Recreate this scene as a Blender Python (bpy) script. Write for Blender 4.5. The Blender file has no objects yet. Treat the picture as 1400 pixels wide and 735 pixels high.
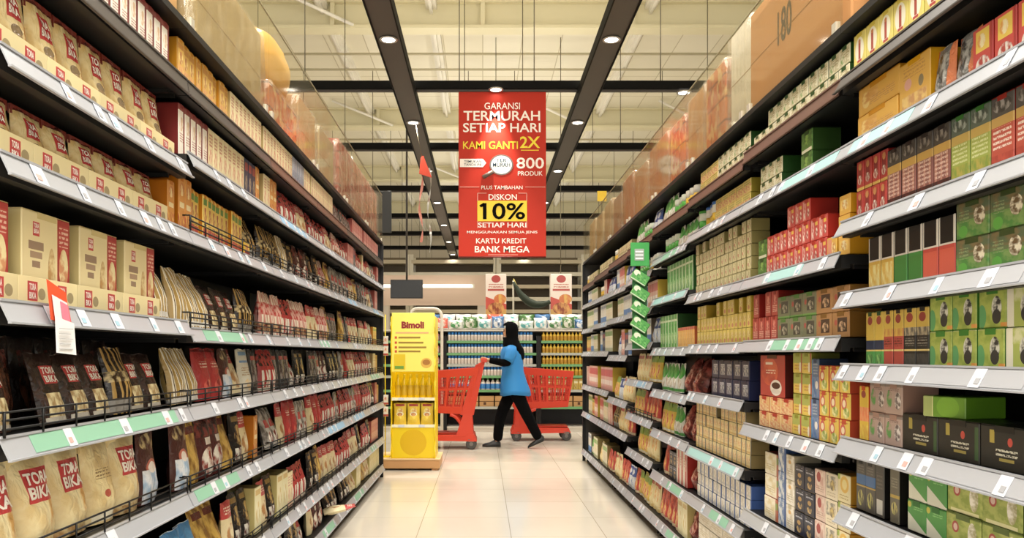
import bpy, bmesh, math, random
from mathutils import Vector, Matrix, noise
random.seed(7)
SC = bpy.context.scene
C = SC.collection
PI = math.pi

# ---------------------------------------------------------------- camera, light, exposure
CAM_H, FPX, VPX, VPY = 1.15, 1100.0, 660.0, 485.0
cd = bpy.data.cameras.new('camera'); cam = bpy.data.objects.new('camera', cd); C.objects.link(cam)
cd.sensor_width = 36.0; cd.lens = FPX*36/1400
cd.shift_x = (700-VPX)/1400; cd.shift_y = (VPY-367.5)/1400
cd.clip_start = .05; cd.clip_end = 120
cam.location = (0, 0, CAM_H); cam.rotation_euler = (PI/2, 0, 0)
SC.camera = cam

wd = bpy.data.worlds.new('world'); SC.world = wd; wd.use_nodes = True
wd.node_tree.nodes['Background'].inputs[0].default_value = (1.0, .96, .88, 1)
wd.node_tree.nodes['Background'].inputs[1].default_value = 1.3

def area(name, loc, size, power, col=(1, .965, .91), rot=(0, 0, 0), spread=PI):
    l = bpy.data.lights.new(name, 'AREA'); l.shape = 'RECTANGLE'; l.size, l.size_y = size
    l.energy = power; l.color = col; l.spread = spread
    o = bpy.data.objects.new(name, l); C.objects.link(o); o.location = loc; o.rotation_euler = rot
    return o
# the store's lamp field over this aisle, above and behind the frame
area('aisle_lamp_field', (.05, 2.2, 4.3), (1.6, 5.2), 190)
area('aisle_lamp_field', (.05, -2.2, 4.0), (3.2, 2.6), 170, rot=(math.radians(38), 0, 0))
# unseen fill lights added above the two ceiling rails to brighten the roof
for x in (-.82, 1.12): area('added_roof_fill', (x, 13.5, 3.99), (.16, 34), 170, (1, .95, .86), (PI, 0, 0))

SC.view_settings.view_transform = 'Standard'
try: SC.view_settings.look = 'None'
except Exception: pass
SC.view_settings.gamma = 1; SC.view_settings.use_curve_mapping = False
SC.view_settings.exposure = 0.22
cy = SC.cycles
cy.use_denoising = True; cy.max_bounces = 6; cy.diffuse_bounces = 3; cy.glossy_bounces = 3
cy.transmission_bounces = 4; cy.transparent_max_bounces = 16; cy.caustics_reflective = False; cy.caustics_refractive = False
cy.sample_clamp_indirect = 4

# ---------------------------------------------------------------- helpers
def px(x, y, Y):
    "pixel + distance -> world point"
    return ((x-VPX)*Y/FPX, Y, CAM_H+(VPY-y)*Y/FPX)

def tag(o, label=None, cat=None, group=None, kind=None):
    for k, v in (('label', label), ('category', cat), ('group', group), ('kind', kind)):
        if v: o[k] = v
    return o

def empty(name, loc, rz=0, **kw):
    o = bpy.data.objects.new(name, None); C.objects.link(o)
    o.location = loc; o.rotation_euler = (0, 0, rz); o.empty_display_size = .05
    return tag(o, **kw)

def lin(h):
    h = h.lstrip('#'); r = []
    for i in (0, 2, 4):
        c = int(h[i:i+2], 16)/255
        r.append(c/12.92 if c <= .04045 else ((c+.055)/1.055)**2.4)
    return (*r, 1)

MATS = {}
def mat(name, col, rough=.5, metal=0, emit=0, spec=.5, vary=0):
    if name in MATS: return MATS[name]
    m = bpy.data.materials.new(name); m.use_nodes = True
    b = m.node_tree.nodes['Principled BSDF']
    b.inputs['Base Color'].default_value = lin(col); b.inputs['Roughness'].default_value = rough
    b.inputs['Metallic'].default_value = metal; b.inputs['Specular IOR Level'].default_value = spec
    if emit:
        b.inputs['Emission Color'].default_value = lin(col); b.inputs['Emission Strength'].default_value = emit
    if vary:
        N = m.node_tree.nodes; L = m.node_tree.links
        t = N.new('ShaderNodeTexCoord'); n = N.new('ShaderNodeTexNoise'); n.inputs['Scale'].default_value = 6
        r = N.new('ShaderNodeMapRange'); r.inputs['To Min'].default_value = 1-vary; r.inputs['To Max'].default_value = 1+vary
        h = N.new('ShaderNodeHueSaturation'); h.inputs['Color'].default_value = lin(col)
        L.new(t.outputs['Object'], n.inputs['Vector']); L.new(n.outputs[0], r.inputs['Value'])
        L.new(r.outputs[0], h.inputs['Value']); L.new(h.outputs[0], b.inputs['Base Color'])
    MATS[name] = m
    return m

def pack(name, base, shapes=(), rough=.38, mottle=.0, crinkle=0):
    """printed packaging: the face's own 0..1 UV carries the printed shapes"""
    if name in MATS: return MATS[name]
    m = bpy.data.materials.new(name); m.use_nodes = True
    N = m.node_tree.nodes; L = m.node_tree.links; b = N['Principled BSDF']
    b.inputs['Roughness'].default_value = rough
    uv = N.new('ShaderNodeUVMap'); sp = N.new('ShaderNodeSeparateXYZ'); L.new(uv.outputs[0], sp.inputs[0])
    u, v = sp.outputs[0], sp.outputs[1]
    oi = N.new('ShaderNodeObjectInfo')
    def mt(op, a, b_=None, c=None):
        n = N.new('ShaderNodeMath'); n.operation = op
        for i, q in enumerate((a, b_, c)):
            if q is None: continue
            if isinstance(q, (int, float)): n.inputs[i].default_value = q
            else: L.new(q, n.inputs[i])
        return n.outputs[0]
    def rgb(c):
        n = N.new('ShaderNodeRGB'); n.outputs[0].default_value = lin(c); return n.outputs[0]
    def mix(f, a, c):
        n = N.new('ShaderNodeMix'); n.data_type = 'RGBA'
        if isinstance(f, (int, float)): n.inputs[0].default_value = f
        else: L.new(f, n.inputs[0])
        L.new(a, n.inputs[6]); L.new(c, n.inputs[7]); return n.outputs[2]
    def noise_(scale):
        n = N.new('ShaderNodeTexNoise'); n.inputs['Scale'].default_value = scale; n.inputs['Detail'].default_value = 3
        L.new(uv.outputs[0], n.inputs['Vector']); return n.outputs[0]
    def rect(cx, cy, w, h): return mt('MULTIPLY', mt('COMPARE', u, cx, w/2), mt('COMPARE', v, cy, h/2))
    def ell(cx, cy, rx, ry):
        a = mt('MULTIPLY', mt('SUBTRACT', u, cx), 1/rx); c = mt('MULTIPLY', mt('SUBTRACT', v, cy), 1/ry)
        return mt('LESS_THAN', mt('ADD', mt('MULTIPLY', a, a), mt('MULTIPLY', c, c)), 1)
    col = rgb(base)
    if mottle: col = mix(mt('MULTIPLY', mt('GREATER_THAN', noise_(5), .55), mottle), col, rgb('#6a4a2a'))
    for s in shapes:
        k = s[0]
        if k == 'r': col = mix(rect(*s[1:5]), col, rgb(s[5]))
        elif k == 'e': col = mix(ell(*s[1:5]), col, rgb(s[5]))
        elif k == 't':      # lines of small print: cx cy w h n colour
            f = mt('COMPARE', mt('FRACT', mt('MULTIPLY', v, s[5]/s[4])), .5, .26)
            g = mt('GREATER_THAN', noise_(24), .46)
            col = mix(mt('MULTIPLY', mt('MULTIPLY', rect(*s[1:5]), f), g), col, rgb(s[6]))
        elif k == 'n':      # picture: mottled ellipse cx cy rx ry c1 c2 scale
            f = mt('MULTIPLY', mt('SUBTRACT', noise_(s[7]), .42), 7); f = mt('MINIMUM', mt('MAXIMUM', f, 0), 1)
            col = mix(ell(*s[1:5]), col, mix(f, rgb(s[5]), rgb(s[6])))
        elif k == 'p':      # picture in a rectangle
            f = mt('MULTIPLY', mt('SUBTRACT', noise_(s[7]), .42), 7); f = mt('MINIMUM', mt('MAXIMUM', f, 0), 1)
            col = mix(rect(*s[1:5]), col, mix(f, rgb(s[5]), rgb(s[6])))
        elif k == 'd':      # diagonal half: v < a + b*u
            col = mix(mt('MULTIPLY', mt('LESS_THAN', v, mt('ADD', mt('MULTIPLY', u, s[2]), s[1])), mt('COMPARE', u, .5, .52)), col, rgb(s[3]))
        elif k == 's':      # vertical stripes n, duty, colour, v0, v1
            f = mt('COMPARE', mt('FRACT', mt('MULTIPLY', u, s[1])), .5, s[2]/2)
            col = mix(mt('MULTIPLY', f, mt('COMPARE', v, (s[4]+s[5])/2, (s[5]-s[4])/2)), col, rgb(s[3]))
    h = N.new('ShaderNodeHueSaturation'); L.new(col, h.inputs['Color'])
    L.new(mt('ADD', mt('MULTIPLY', oi.outputs['Random'], .16), .92), h.inputs['Value'])
    h.inputs['Saturation'].default_value = .93
    L.new(h.outputs[0], b.inputs['Base Color'])
    if crinkle:
        bp = N.new('ShaderNodeBump'); bp.inputs['Strength'].default_value = crinkle; bp.inputs['Distance'].default_value = .012
        n = N.new('ShaderNodeTexNoise'); n.inputs['Scale'].default_value = 7; n.inputs['Detail'].default_value = 3; n.inputs['Distortion'].default_value = 1.2
        L.new(uv.outputs[0], n.inputs['Vector']); L.new(n.outputs[0], bp.inputs['Height']); L.new(bp.outputs[0], b.inputs['Normal'])
    MATS[name] = m
    return m

class MB:
    def __init__(s): s.v = []; s.f = []; s.uv = []; s.mi = []; s.sm = []
    def face(s, idx, mi=0, uv=None, sm=False):
        s.f.append(tuple(idx)); s.mi.append(mi); s.sm.append(sm); s.uv.append(uv or [(-3, -3)]*len(idx))
    def add(s, pts):
        k = len(s.v); s.v.extend(tuple(p) for p in pts); return k
    def hexa(s, p, mi=0):      # 8 corners: bottom 0-3, top 4-7
        k = s.add(p)
        for q in ((3, 2, 1, 0), (4, 5, 6, 7), (0, 1, 5, 4), (1, 2, 6, 5), (2, 3, 7, 6), (3, 0, 4, 7)):
            s.face([k+i for i in q], mi)
    def box(s, x0, x1, y0, y1, z0, z1, mi=0):
        s.hexa([(x0, y0, z0), (x1, y0, z0), (x1, y1, z0), (x0, y1, z0), (x0, y0, z1), (x1, y0, z1), (x1, y1, z1), (x0, y1, z1)], mi)
    def cbox(s, x0, x1, y0, y1, z0, z1, c=.002, mi=0, mside=None, front=True):
        "box with chamfered edges, UV on the front (-y) face"
        c = min(c, (x1-x0)*.2, (y1-y0)*.2, (z1-z0)*.2)
        bm = bmesh.new(); bmesh.ops.create_cube(bm, size=1)
        for q in bm.verts:
            q.co = ((x0+x1)/2+q.co.x*(x1-x0), (y0+y1)/2+q.co.y*(y1-y0), (z0+z1)/2+q.co.z*(z1-z0))
        bmesh.ops.bevel(bm, geom=bm.edges[:], offset=c, segments=1, affect='EDGES')
        bm.normal_update()
        k = s.add([q.co[:] for q in bm.verts]); bm.verts.index_update()
        for f in bm.faces:
            fr = f.normal.y < -.5
            uv = [((q.co.x-x0)/(x1-x0), (q.co.z-z0)/(z1-z0)) for q in f.verts] if fr and front else None
            s.face([k+q.index for q in f.verts], mi if (fr or mside is None) else mside, uv)
        bm.free()
    def loft(s, rings, mi=0, cap0=True, cap1=True, sm=True):
        n = len(rings[0]); ks = [s.add(r) for r in rings]
        for a, b in zip(ks, ks[1:]):
            for i in range(n):
                j = (i+1) % n
                s.face((a+i, a+j, b+j, b+i), mi, None, sm)
        if cap0: s.face([ks[0]+i for i in reversed(range(n))], mi)
        if cap1: s.face([ks[-1]+i for i in range(n)], mi)
    def tube(s, pts, r, n=8, mi=0, cap=True):
        pts = [Vector(p) for p in pts]; rings = []; nrm = None
        for i, p in enumerate(pts):
            t = (pts[min(i+1, len(pts)-1)]-pts[max(i-1, 0)]).normalized()
            if nrm is None: nrm = t.orthogonal().normalized()
            else: nrm = (nrm-t*nrm.dot(t)).normalized()
            b = t.cross(nrm); rr = r[i] if isinstance(r, (list, tuple)) else r
            rings.append([p+rr*(math.cos(2*PI*k/n)*nrm+math.sin(2*PI*k/n)*b) for k in range(n)])
        s.loft(rings, mi, cap, cap)
    def lathe(s, prof, n=14, mi=0, c=(0, 0), sm=True):
        s.loft([[(c[0]+r*math.cos(2*PI*k/n), c[1]+r*math.sin(2*PI*k/n), z) for k in range(n)] for r, z in prof], mi, True, True, sm)
    def mesh(s, name, mats):
        me = bpy.data.meshes.new(name); me.from_pydata(s.v, [], s.f)
        for m in (mats if isinstance(mats, (list, tuple)) else [mats]): me.materials.append(m)
        me.polygons.foreach_set('material_index', s.mi); me.polygons.foreach_set('use_smooth', s.sm)
        ul = me.uv_layers.new(name='UVMap')
        ul.data.foreach_set('uv', [c for f in s.uv for p in f for c in p])
        me.update(); return me
    def build(s, name, mats, parent=None, loc=None, **kw):
        return obj(name, s.mesh(name, mats), parent, loc, **kw)

def obj(name, me, parent=None, loc=None, rot=None, **kw):
    o = bpy.data.objects.new(name, me); C.objects.link(o)
    if parent is not None: o.parent = parent
    if loc is not None: o.location = loc
    if rot is not None: o.rotation_euler = rot
    return tag(o, **kw)

def text_mesh(body, bold=.02, extrude=0.0):
    cu = bpy.data.curves.new('lettering', 'FONT'); cu.body = body; cu.offset = bold; cu.resolution_u = 3; cu.extrude = extrude
    o = bpy.data.objects.new('lettering', cu); C.objects.link(o)
    bpy.context.view_layer.update()
    me = bpy.data.meshes.new_from_object(o.evaluated_get(bpy.context.evaluated_depsgraph_get()))
    bpy.data.objects.remove(o); bpy.data.curves.remove(cu)
    return me
def fit_text(body, x0, x1, z0, z1, bold=.02):
    "flat text as vertices (x, z) and faces, filling the given rectangle"
    me = text_mesh(body, bold)
    vs = [v.co.copy() for v in me.vertices]; fs = [tuple(p.vertices) for p in me.polygons]
    bpy.data.meshes.remove(me)
    a, b = min(v.x for v in vs), max(v.x for v in vs); c, d = min(v.y for v in vs), max(v.y for v in vs)
    return [(x0+(v.x-a)/(b-a)*(x1-x0), z0+(v.y-c)/(d-c)*(z1-z0)) for v in vs], fs
def letter(mb, body, x0, x1, z0, z1, y, mi=0, bold=.02, surf=None):
    vs, fs = fit_text(body, x0, x1, z0, z1, bold)
    k = mb.add([(x, (surf(x, z) if surf else 0)+y, z) for x, z in vs])
    for f in fs: mb.face([k+i for i in f], mi)

_ONES = 'zeroth first second third fourth fifth sixth seventh eighth ninth tenth eleventh twelfth thirteenth fourteenth fifteenth sixteenth seventeenth eighteenth nineteenth'.split()
_TENS = {2: ('twentieth', 'twenty'), 3: ('thirtieth', 'thirty'), 4: ('fortieth', 'forty'), 5: ('fiftieth', 'fifty')}
def nth(n):
    if n < 20: return _ONES[n]
    a, b = divmod(n, 10)
    return _TENS[a][0] if b == 0 else _TENS[a][1]+'-'+_ONES[b]

# ---------------------------------------------------------------- setting: floor, ceiling, far wall
def floor_material():
    m = bpy.data.materials.new('cream_floor_tiles'); m.use_nodes = True
    N = m.node_tree.nodes; L = m.node_tree.links; b = N['Principled BSDF']
    t = N.new('ShaderNodeTexCoord'); mp = N.new('ShaderNodeMapping'); L.new(t.outputs['Object'], mp.inputs[0])
    mp.inputs['Location'].default_value = (.42, .3, 0)
    br = N.new('ShaderNodeTexBrick'); L.new(mp.outputs[0], br.inputs['Vector'])
    br.offset = 0; br.inputs['Scale'].default_value = 1; br.inputs['Brick Width'].default_value = .6; br.inputs['Row Height'].default_value = .6
    br.inputs['Mortar Size'].default_value = .0026; br.inputs['Mortar Smooth'].default_value = .2
    br.inputs['Color1'].default_value = lin('#dcd3c4'); br.inputs['Color2'].default_value = lin('#d6ccbc'); br.inputs['Mortar'].default_value = lin('#a89d8c')
    n = N.new('ShaderNodeTexNoise'); n.inputs['Scale'].default_value = 1.6; n.inputs['Detail'].default_value = 4; L.new(t.outputs['Object'], n.inputs['Vector'])
    h = N.new('ShaderNodeHueSaturation'); L.new(br.outputs['Color'], h.inputs['Color'])
    r = N.new('ShaderNodeMapRange'); r.inputs['To Min'].default_value = .92; r.inputs['To Max'].default_value = 1.06
    L.new(n.outputs[0], r.inputs['Value']); L.new(r.outputs[0], h.inputs['Value']); L.new(h.outputs[0], b.inputs['Base Color'])
    b.inputs['Roughness'].default_value = .16
    return m
mb = MB(); k = mb.add([(-14, -6, 0), (14, -6, 0), (14, 34, 0), (-14, 34, 0)]); mb.face((k, k+1, k+2, k+3))
mb.build('floor', floor_material(), kind='structure')

def ceiling_material():
    m = bpy.data.materials.new('beige_roof_deck'); m.use_nodes = True
    N = m.node_tree.nodes; L = m.node_tree.links; b = N['Principled BSDF']
    t = N.new('ShaderNodeTexCoord'); br = N.new('ShaderNodeTexBrick'); L.new(t.outputs['Object'], br.inputs['Vector'])
    br.offset = 0; br.inputs['Scale'].default_value = 1; br.inputs['Brick Width'].default_value = .62; br.inputs['Row Height'].default_value = 1.1
    br.inputs['Mortar Size'].default_value = .008; br.inputs['Color1'].default_value = lin('#e6dfc8'); br.inputs['Color2'].default_value = lin('#e0d8be'); br.inputs['Mortar'].default_value = lin('#bdb292')
    L.new(br.outputs['Color'], b.inputs['Base Color']); b.inputs['Roughness'].default_value = .7
    return m
ZC = 6.1
mb = MB(); mb.box(-14, 14, -6, 34, ZC, ZC+.1); mb.build('ceiling', ceiling_material(), kind='structure')
mb = MB(); mb.box(-14, 14, 33.9, 34, 0, ZC); mb.build('wall_back', mat('wall_paint', '#cbbfa8', .8), kind='structure')
beam_m = mat('beige_beam_paint', '#dbd2ae', .6)
pale_m = mat('pale_steel_paint', '#e2dccb', .6)
for i, y in enumerate((6.4, 11.3, 16.2, 21.1, 26.0)):
    mb = MB(); mb.box(-14, 14, y, y+.03, ZC-.36, ZC-.001); mb.box(-14, 14, y-.11, y+.14, ZC-.40, ZC-.36)
    mb.box(-14, 14, y-.09, y+.12, ZC-.03, ZC-.001)
    for q in range(-6, 7): mb.box(q*2.1-.03, q*2.1+.03, y-.08, y+.10, ZC-.36, ZC-.03)
    mb.build('ceiling_beam', beam_m, kind='structure')
for i, x in enumerate((-5.6, -2.25, -.72, 2.35, 5.5)):
    mb = MB(); mb.box(x-.075, x+.075, -4, 33.8, ZC-.10, ZC-.002); mb.box(x-.02, x+.02, -4, 33.8, ZC-.17, ZC-.10)
    mb.build('ceiling_joist', pale_m, kind='structure')
# bracing struts from beam to deck
for i, (x, y) in enumerate(((-2.9, 10.6), (-2.9, 15.5), (3.4, 15.5), (3.4, 10.6), (.9, 15.5), (-1.6, 20.4))):
    mb = MB(); mb.tube([(x, y, ZC-.05), (x+1.1, y+.6, ZC-.36)], .025, 6); mb.build('ceiling_brace', pale_m, kind='structure')
# service pipes along the deck
for i, (y, z) in enumerate(((12.6, 5.86), (13.4, 5.9), (17.6, 5.86), (9.3, 5.9), (22.4, 5.85))):
    mb = MB(); mb.tube([(-13.5, y, z), (13.5, y, z)], .02, 8)
    mb.build('ceiling_pipe', mat('pipe_beige', '#b3a98a', .5), kind='structure')

# suspended lighting grid
track_m = mat('black_track', '#0b0a08', .6, spec=.1); rail_m = mat('grey_rail', '#463f38', .45, .2)
lamp_m = mat('downlight_glow', '#fffaf0', .3, 0, 9)
trim_m = mat('downlight_trim', '#bdb8ae', .3, .6)
ZR = 3.98; ZL = 3.90
cross_y = (8.6, 11.1, 13.9, 16.6, 19.0, 21.5, 24.2, 27.0, 30.0)
wire_m = mat('suspension_wire', '#6f6752', .5, .5)
for i, y in enumerate(cross_y):
    t = empty('lighting_track', (0, y, ZR), label=f'black track running across above the aisles, {nth(i+1)} one going back', cat='light track', group='black cross tracks under the roof')
    mb = MB(); mb.box(-9, 9, -.05, .05, 0, .085); mb.build('track_beam', track_m, t)
    mb = MB(); mb.box(-9, 9, -.02, .02, -.02, 0); mb.build('track_channel', rail_m, t)
    for x in (-6.2, -3.1, -1.9, -.25, .55, 1.9, 3.1, 6.2):
        mb = MB(); mb.tube([(x, 0, .08), (x, 0, ZC-ZR-.01)], .006, 5); mb.build('suspension_wire', wire_m, t)

def spot(name, loc, power, size=68, col=(1, .955, .87), rot=(0, 0, 0), r=.05):
    l = bpy.data.lights.new(name, 'SPOT'); l.energy = power; l.spot_size = math.radians(size); l.spot_blend = .6
    l.color = col; l.shadow_soft_size = r
    o = bpy.data.objects.new(name, l); C.objects.link(o); o.location = loc; o.rotation_euler = rot; return o
def downlight(loc, label, power=0, size=80, rot=(0, 0, 0), group='downlights in the ceiling rails'):
    t = empty('downlight', loc, label=label, cat='ceiling light', group=group)
    mb = MB(); n = 20
    mb.loft([[(r*math.cos(2*PI*k/n), r*math.sin(2*PI*k/n), z) for k in range(n)] for r, z in ((.062, 0), (.078, -.004), (.078, -.014), (.06, -.014), (.056, -.006))], 0, False, False)
    mb.build('trim_ring', trim_m, t)
    mb = MB(); mb.lathe([(.056, -.004), (.056, -.012), (.02, -.017)], 20); mb.build('lamp_lens', lamp_m, t)
    if power:
        s = spot('downlight_beam', (0, 0, -.03), power, size, rot=rot); s.parent = t
for sd, x in (('left', -.82), ('right', 1.12)):
    t = empty('ceiling_rail', (x, 0, ZL), label=f'long dark grey ceiling rail with downlights above the {sd} shelves', cat='light rail', group='long rails with downlights')
    mb = MB(); mb.box(-.1, .1, -4, 31, 0, .07); mb.build('rail_body', rail_m, t)
    mb = MB(); mb.box(-.112, -.1, -4, 31, -.015, .085); mb.build('rail_edge', track_m, t)
    mb = MB(); mb.box(.1, .112, -4, 31, -.015, .085); mb.build('rail_edge', track_m, t)
    for i, y in enumerate((2.0, 4.5, 7.0, 9.5, 12.0, 14.5, 17.0, 19.5, 22.0, 25.0)):
        dx = -.0 if sd == 'left' else 0
        if y > 6: downlight((x+dx, y, ZL), f'round white downlight in the {sd} ceiling rail, {nth(i-1)} one going back', 190 if y < 18 else 140, 125)
        else:
            spot('downlight_beam', (x, y, ZL-.03), 60, 95)
for lab, x, y in (('bright downlight on the cross track above the red banner', .14, 8.5), ('downlight on the cross track above the right top cartons', 2.15, 8.6)):
    downlight((x, y-.0 if x > 1 else 8.50, ZR-.02), lab, 190, 48, rot=(0, 0, 0), group='downlights on the first cross track')

# ---------------------------------------------------------------- packaging designs
def pouch_surface(w, h, t, seed, stand, corr):
    def f(u, v):
        e = max(0, 1-abs(2*u-1)**2.6)**.8
        if stand: pv = min(1, (1-v)**.55*1.15)*min(1, (v+.45)/.7)
        else: pv = max(0, math.sin(PI*v))**.5
        y = -t*.5*e*pv
        y += .10*t*noise.noise((u*3.2+seed*7.1, v*4.1, seed))*e + .05*t*noise.noise((u*8+seed, v*9, seed*3.3))*e
        if corr: y -= .22*t*abs(math.sin(u*PI*corr))*pv - .05*t*math.sin(v*PI*3)
        return y
    return f
def pouch(mb, w, h, t, seed=0, stand=True, corr=0, ruffle=0):
    nx, nz = (10, 12) if not corr else (corr*3, 10)
    fs = pouch_surface(w, h, t, seed, stand, corr); bs = pouch_surface(w, h, t, seed+50, stand, corr)
    def grid(s, sg, uvon):
        k = len(mb.v)
        for j in range(nz+1):
            for i in range(nx+1):
                u, v = i/nx, j/nz
                nar = 1-.07*math.sin(PI*v)*(1 if stand else 1.3)
                if ruffle: nar = (1-.55*max(0, v-.72)/.28) if v < .93 else .45+ (v-.93)*5
                x = w/2+(u-.5)*w*nar
                z = h*v+(.012*h*math.sin(u*9+seed) if v == 1 else 0)
                mb.v.append((x, t*.5+sg*s(u, v), z))
        for j in range(nz):
            for i in range(nx):
                a = k+j*(nx+1)+i; q = (a, a+1, a+nx+2, a+nx+1)
                uv = [((i+d)/nx, (j+e)/nz) for d, e in ((0, 0), (1, 0), (1, 1), (0, 1))]
                if sg < 0: q = q[::-1]; uv = uv[::-1]
                mb.face(q, 0, uv if uvon else [(p[0], p[1]+0) for p in uv], True)
    grid(fs, 1, True); grid(bs, -1, False)
    return lambda x, z: t*.5+fs(min(1, max(0, x/w)), min(1, max(0, z/h)))

PROTO = {}   # key -> dict(variants=[(mesh, [(child name, mesh, subchildren)])], ...)
DES = {}
def D(key, name, cat, look, shape, w, h, d, base, shapes=(), side=None, rough=.38, mottle=0, opt=None):
    DES[key] = dict(name=name, cat=cat, look=look, shape=shape, w=w, h=h, d=d, base=base, shapes=shapes, side=side, rough=rough, mottle=mottle, opt=opt or {})
RED = '#c0282a'; CRM = '#e2cd92'
# ---- left side: coffee
D('cbag', 'coffee_bag', 'coffee bag', 'cream coffee bag with red logo', 'pouch', .118, .216, .07, '#e0c686',
  [('p', .5, .5, 1, 1, '#e6d096', '#d4b26a', 3), ('r', .5, .965, 1, .07, '#6e2a22'), ('r', .46, .70, .42, .30, RED), ('e', .45, .43, .15, .06, '#8a7350'), ('r', .45, .36, .24, .05, '#9c8058'), ('n', .82, .34, .2, .34, '#c6954a', '#ecdaa8', 4), ('n', .2, .12, .3, .14, '#c8984c', '#e8d49c', 4)], rough=.2, opt=dict(text=[('TORA', .30, .62, .715, .81), ('BIKA', .30, .62, .595, .69)], seal='#7a3026'))
D('ctray', 'display_tray', 'display carton', 'cream display tray with two red logos', 'tray', .245, .064, .15, '#e6d6a0',
  [('r', .22, .52, .16, .66, RED), ('r', .72, .52, .16, .66, RED), ('e', .37, .45, .06, .2, '#a3926a'), ('e', .87, .45, .06, .2, '#a3926a')], rough=.3, opt=dict(text=[('TORA', .165, .275, .55, .78), ('BIKA', .165, .275, .26, .48), ('TORA', .665, .775, .55, .78), ('BIKA', .665, .775, .26, .48)]))
D('cbox', 'coffee_box', 'coffee carton', 'cream coffee carton with red side panel', 'box', .2, .205, .10, '#e6d5a0',
  [('p', .45, .14, .9, .28, '#d9bf82', '#ecdcae', 5), ('n', .60, .35, .08, .3, '#b98d4f', '#e2cf98', 5), ('r', .28, .82, .13, .15, RED), ('r', .28, .64, .30, .09, '#9a7f66'), ('r', .28, .54, .24, .07, '#a98c70'), ('r', .28, .44, .16, .07, '#9a7f66'), ('r', .86, .5, .28, 1, '#a8241f'), ('r', .86, .78, .2, .3, '#b83a30'), ('t', .86, .80, .2, .22, 4, '#e2b7a0'), ('n', .86, .45, .1, .22, '#e6d6a0', '#c98a5a', 6), ('e', .63, .16, .05, .07, '#d8d2c0')], side='#cdbb84', opt=dict(text=[('TORA', .23, .33, .83, .88), ('BIKA', .23, .33, .77, .82)], lid=1))
D('dpouch', 'coffee_sachet_pack', 'sachet pack', 'dark brown coffee sachet pack with red logo', 'pouch', .115, .17, .05, '#2a1812',
  [('n', .5, .35, .5, .4, '#3a2016', '#1c100c', 5), ('r', .55, .68, .56, .26, '#c4302c'), ('p', .5, .24, .62, .36, '#e0d2a0', '#a88a58', 6), ('r', .5, .06, .8, .06, '#b8b0a0')], rough=.22, opt=dict(text=[('TORA', .31, .79, .69, .79), ('BIKA', .31, .79, .57, .67)]))
D('dbig', 'coffee_sachet_pack', 'sachet pack', 'tall dark coffee pack with brown print', 'pouch', .13, .21, .05, '#22140f', [('n', .5, .4, .35, .3, '#6a3a20', '#2a1710', 5), ('p', .5, .75, .6, .2, '#5a2018', '#301810', 6)], rough=.25)
D('gsach', 'sachet_bundle', 'sachet bundle', 'bundle of gold and white striped sachets', 'pouch', .12, .20, .055, '#b8964e', [('s', 5, .42, '#efe6cc', 0, 1), ('s', 5, .12, '#5a3a1c', 0, .8), ('r', .5, .06, 1, .08, '#d6d0c4')], rough=.25, opt=dict(corr=5))
D('dsach', 'sachet_bundle', 'sachet bundle', 'bundle of black and gold striped sachets', 'pouch', .115, .185, .055, '#241a12', [('s', 5, .4, '#a8843e', 0, 1), ('r', .5, .12, 1, .2, '#8a857c'), ('p', .5, .55, 1, .16, '#c9b27a', '#3a2818', 8)], rough=.22, opt=dict(corr=5))
D('rsach', 'sachet_bundle', 'sachet bundle', 'bundle of pink and red sachets', 'pouch', .12, .2, .05, '#c98a7c', [('s', 5, .4, '#e6d8c0', 0, 1), ('p', .5, .62, 1, .28, '#b8322c', '#d8a090', 7), ('p', .5, .2, 1, .2, '#c4a070', '#7a3a2a', 7)], rough=.25, opt=dict(corr=5))
D('bigbag', 'coffee_bag', 'coffee bag', 'large cream coffee bag with big red logo', 'pouch', .158, .235, .085, '#e6d3a0',
  [('p', .5, .5, 1, 1, '#ead9a6', '#dcc184', 2.5), ('n', .78, .34, .18, .26, '#cf9d50', '#ead8a4', 4), ('p', .5, .06, 1, .12, '#b98a4a', '#dcc48c', 7), ('r', .52, .68, .60, .36, '#c2282a'), ('d', 0, 0, '#e6d3a0')], rough=.3, opt=dict(text=[('TORA', .26, .78, .69, .82), ('BIKA', .26, .78, .54, .67)], seal='#e0cb94'))
D('backbag', 'coffee_bag', 'coffee bag', 'large cream coffee bag showing its back', 'pouch', .14, .235, .08, '#dfc88e', [('p', .5, .5, 1, 1, '#e3cf98', '#d0b478', 3), ('t', .5, .6, .5, .12, 3, '#8a6a3c'), ('e', .5, .35, .08, .05, '#b04a30'), ('r', .5, .08, .8, .1, '#ece2c8')], rough=.3, opt=dict(seal='#d8c088'))
D('blwh', 'milk_powder_pack', 'powder pack', 'white pouch with light blue print', 'pouch', .14, .19, .06, '#dfe3e8', [('r', .5, .82, 1, .34, '#3b8fd0'), ('n', .4, .45, .3, .2, '#e8e4dc', '#c86a50', 5), ('e', .62, .72, .2, .16, '#4aa2e0'), ('r', .5, .1, .9, .12, '#c9463a')], rough=.3)
D('brnw', 'coffee_pouch', 'coffee pouch', 'brown pouch with white lower half', 'pouch', .13, .23, .06, '#4a2018', [('n', .5, .85, .4, .12, '#c9b27a', '#4a2018', 6), ('e', .5, .5, .26, .12, '#b8604a'), ('p', .5, .24, .8, .46, '#dfe2e6', '#9ab6d0', 4), ('e', .5, .5, .16, .08, '#e8dcd0')], rough=.28)
D('gold', 'coffee_pouch', 'coffee pouch', 'shiny gold pouch', 'pouch', .12, .22, .055, '#c49a34', [('p', .5, .5, 1, 1, '#d2aa44', '#8a6014', 3), ('r', .5, .85, .7, .12, '#6a2a18')], rough=.22)
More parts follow.
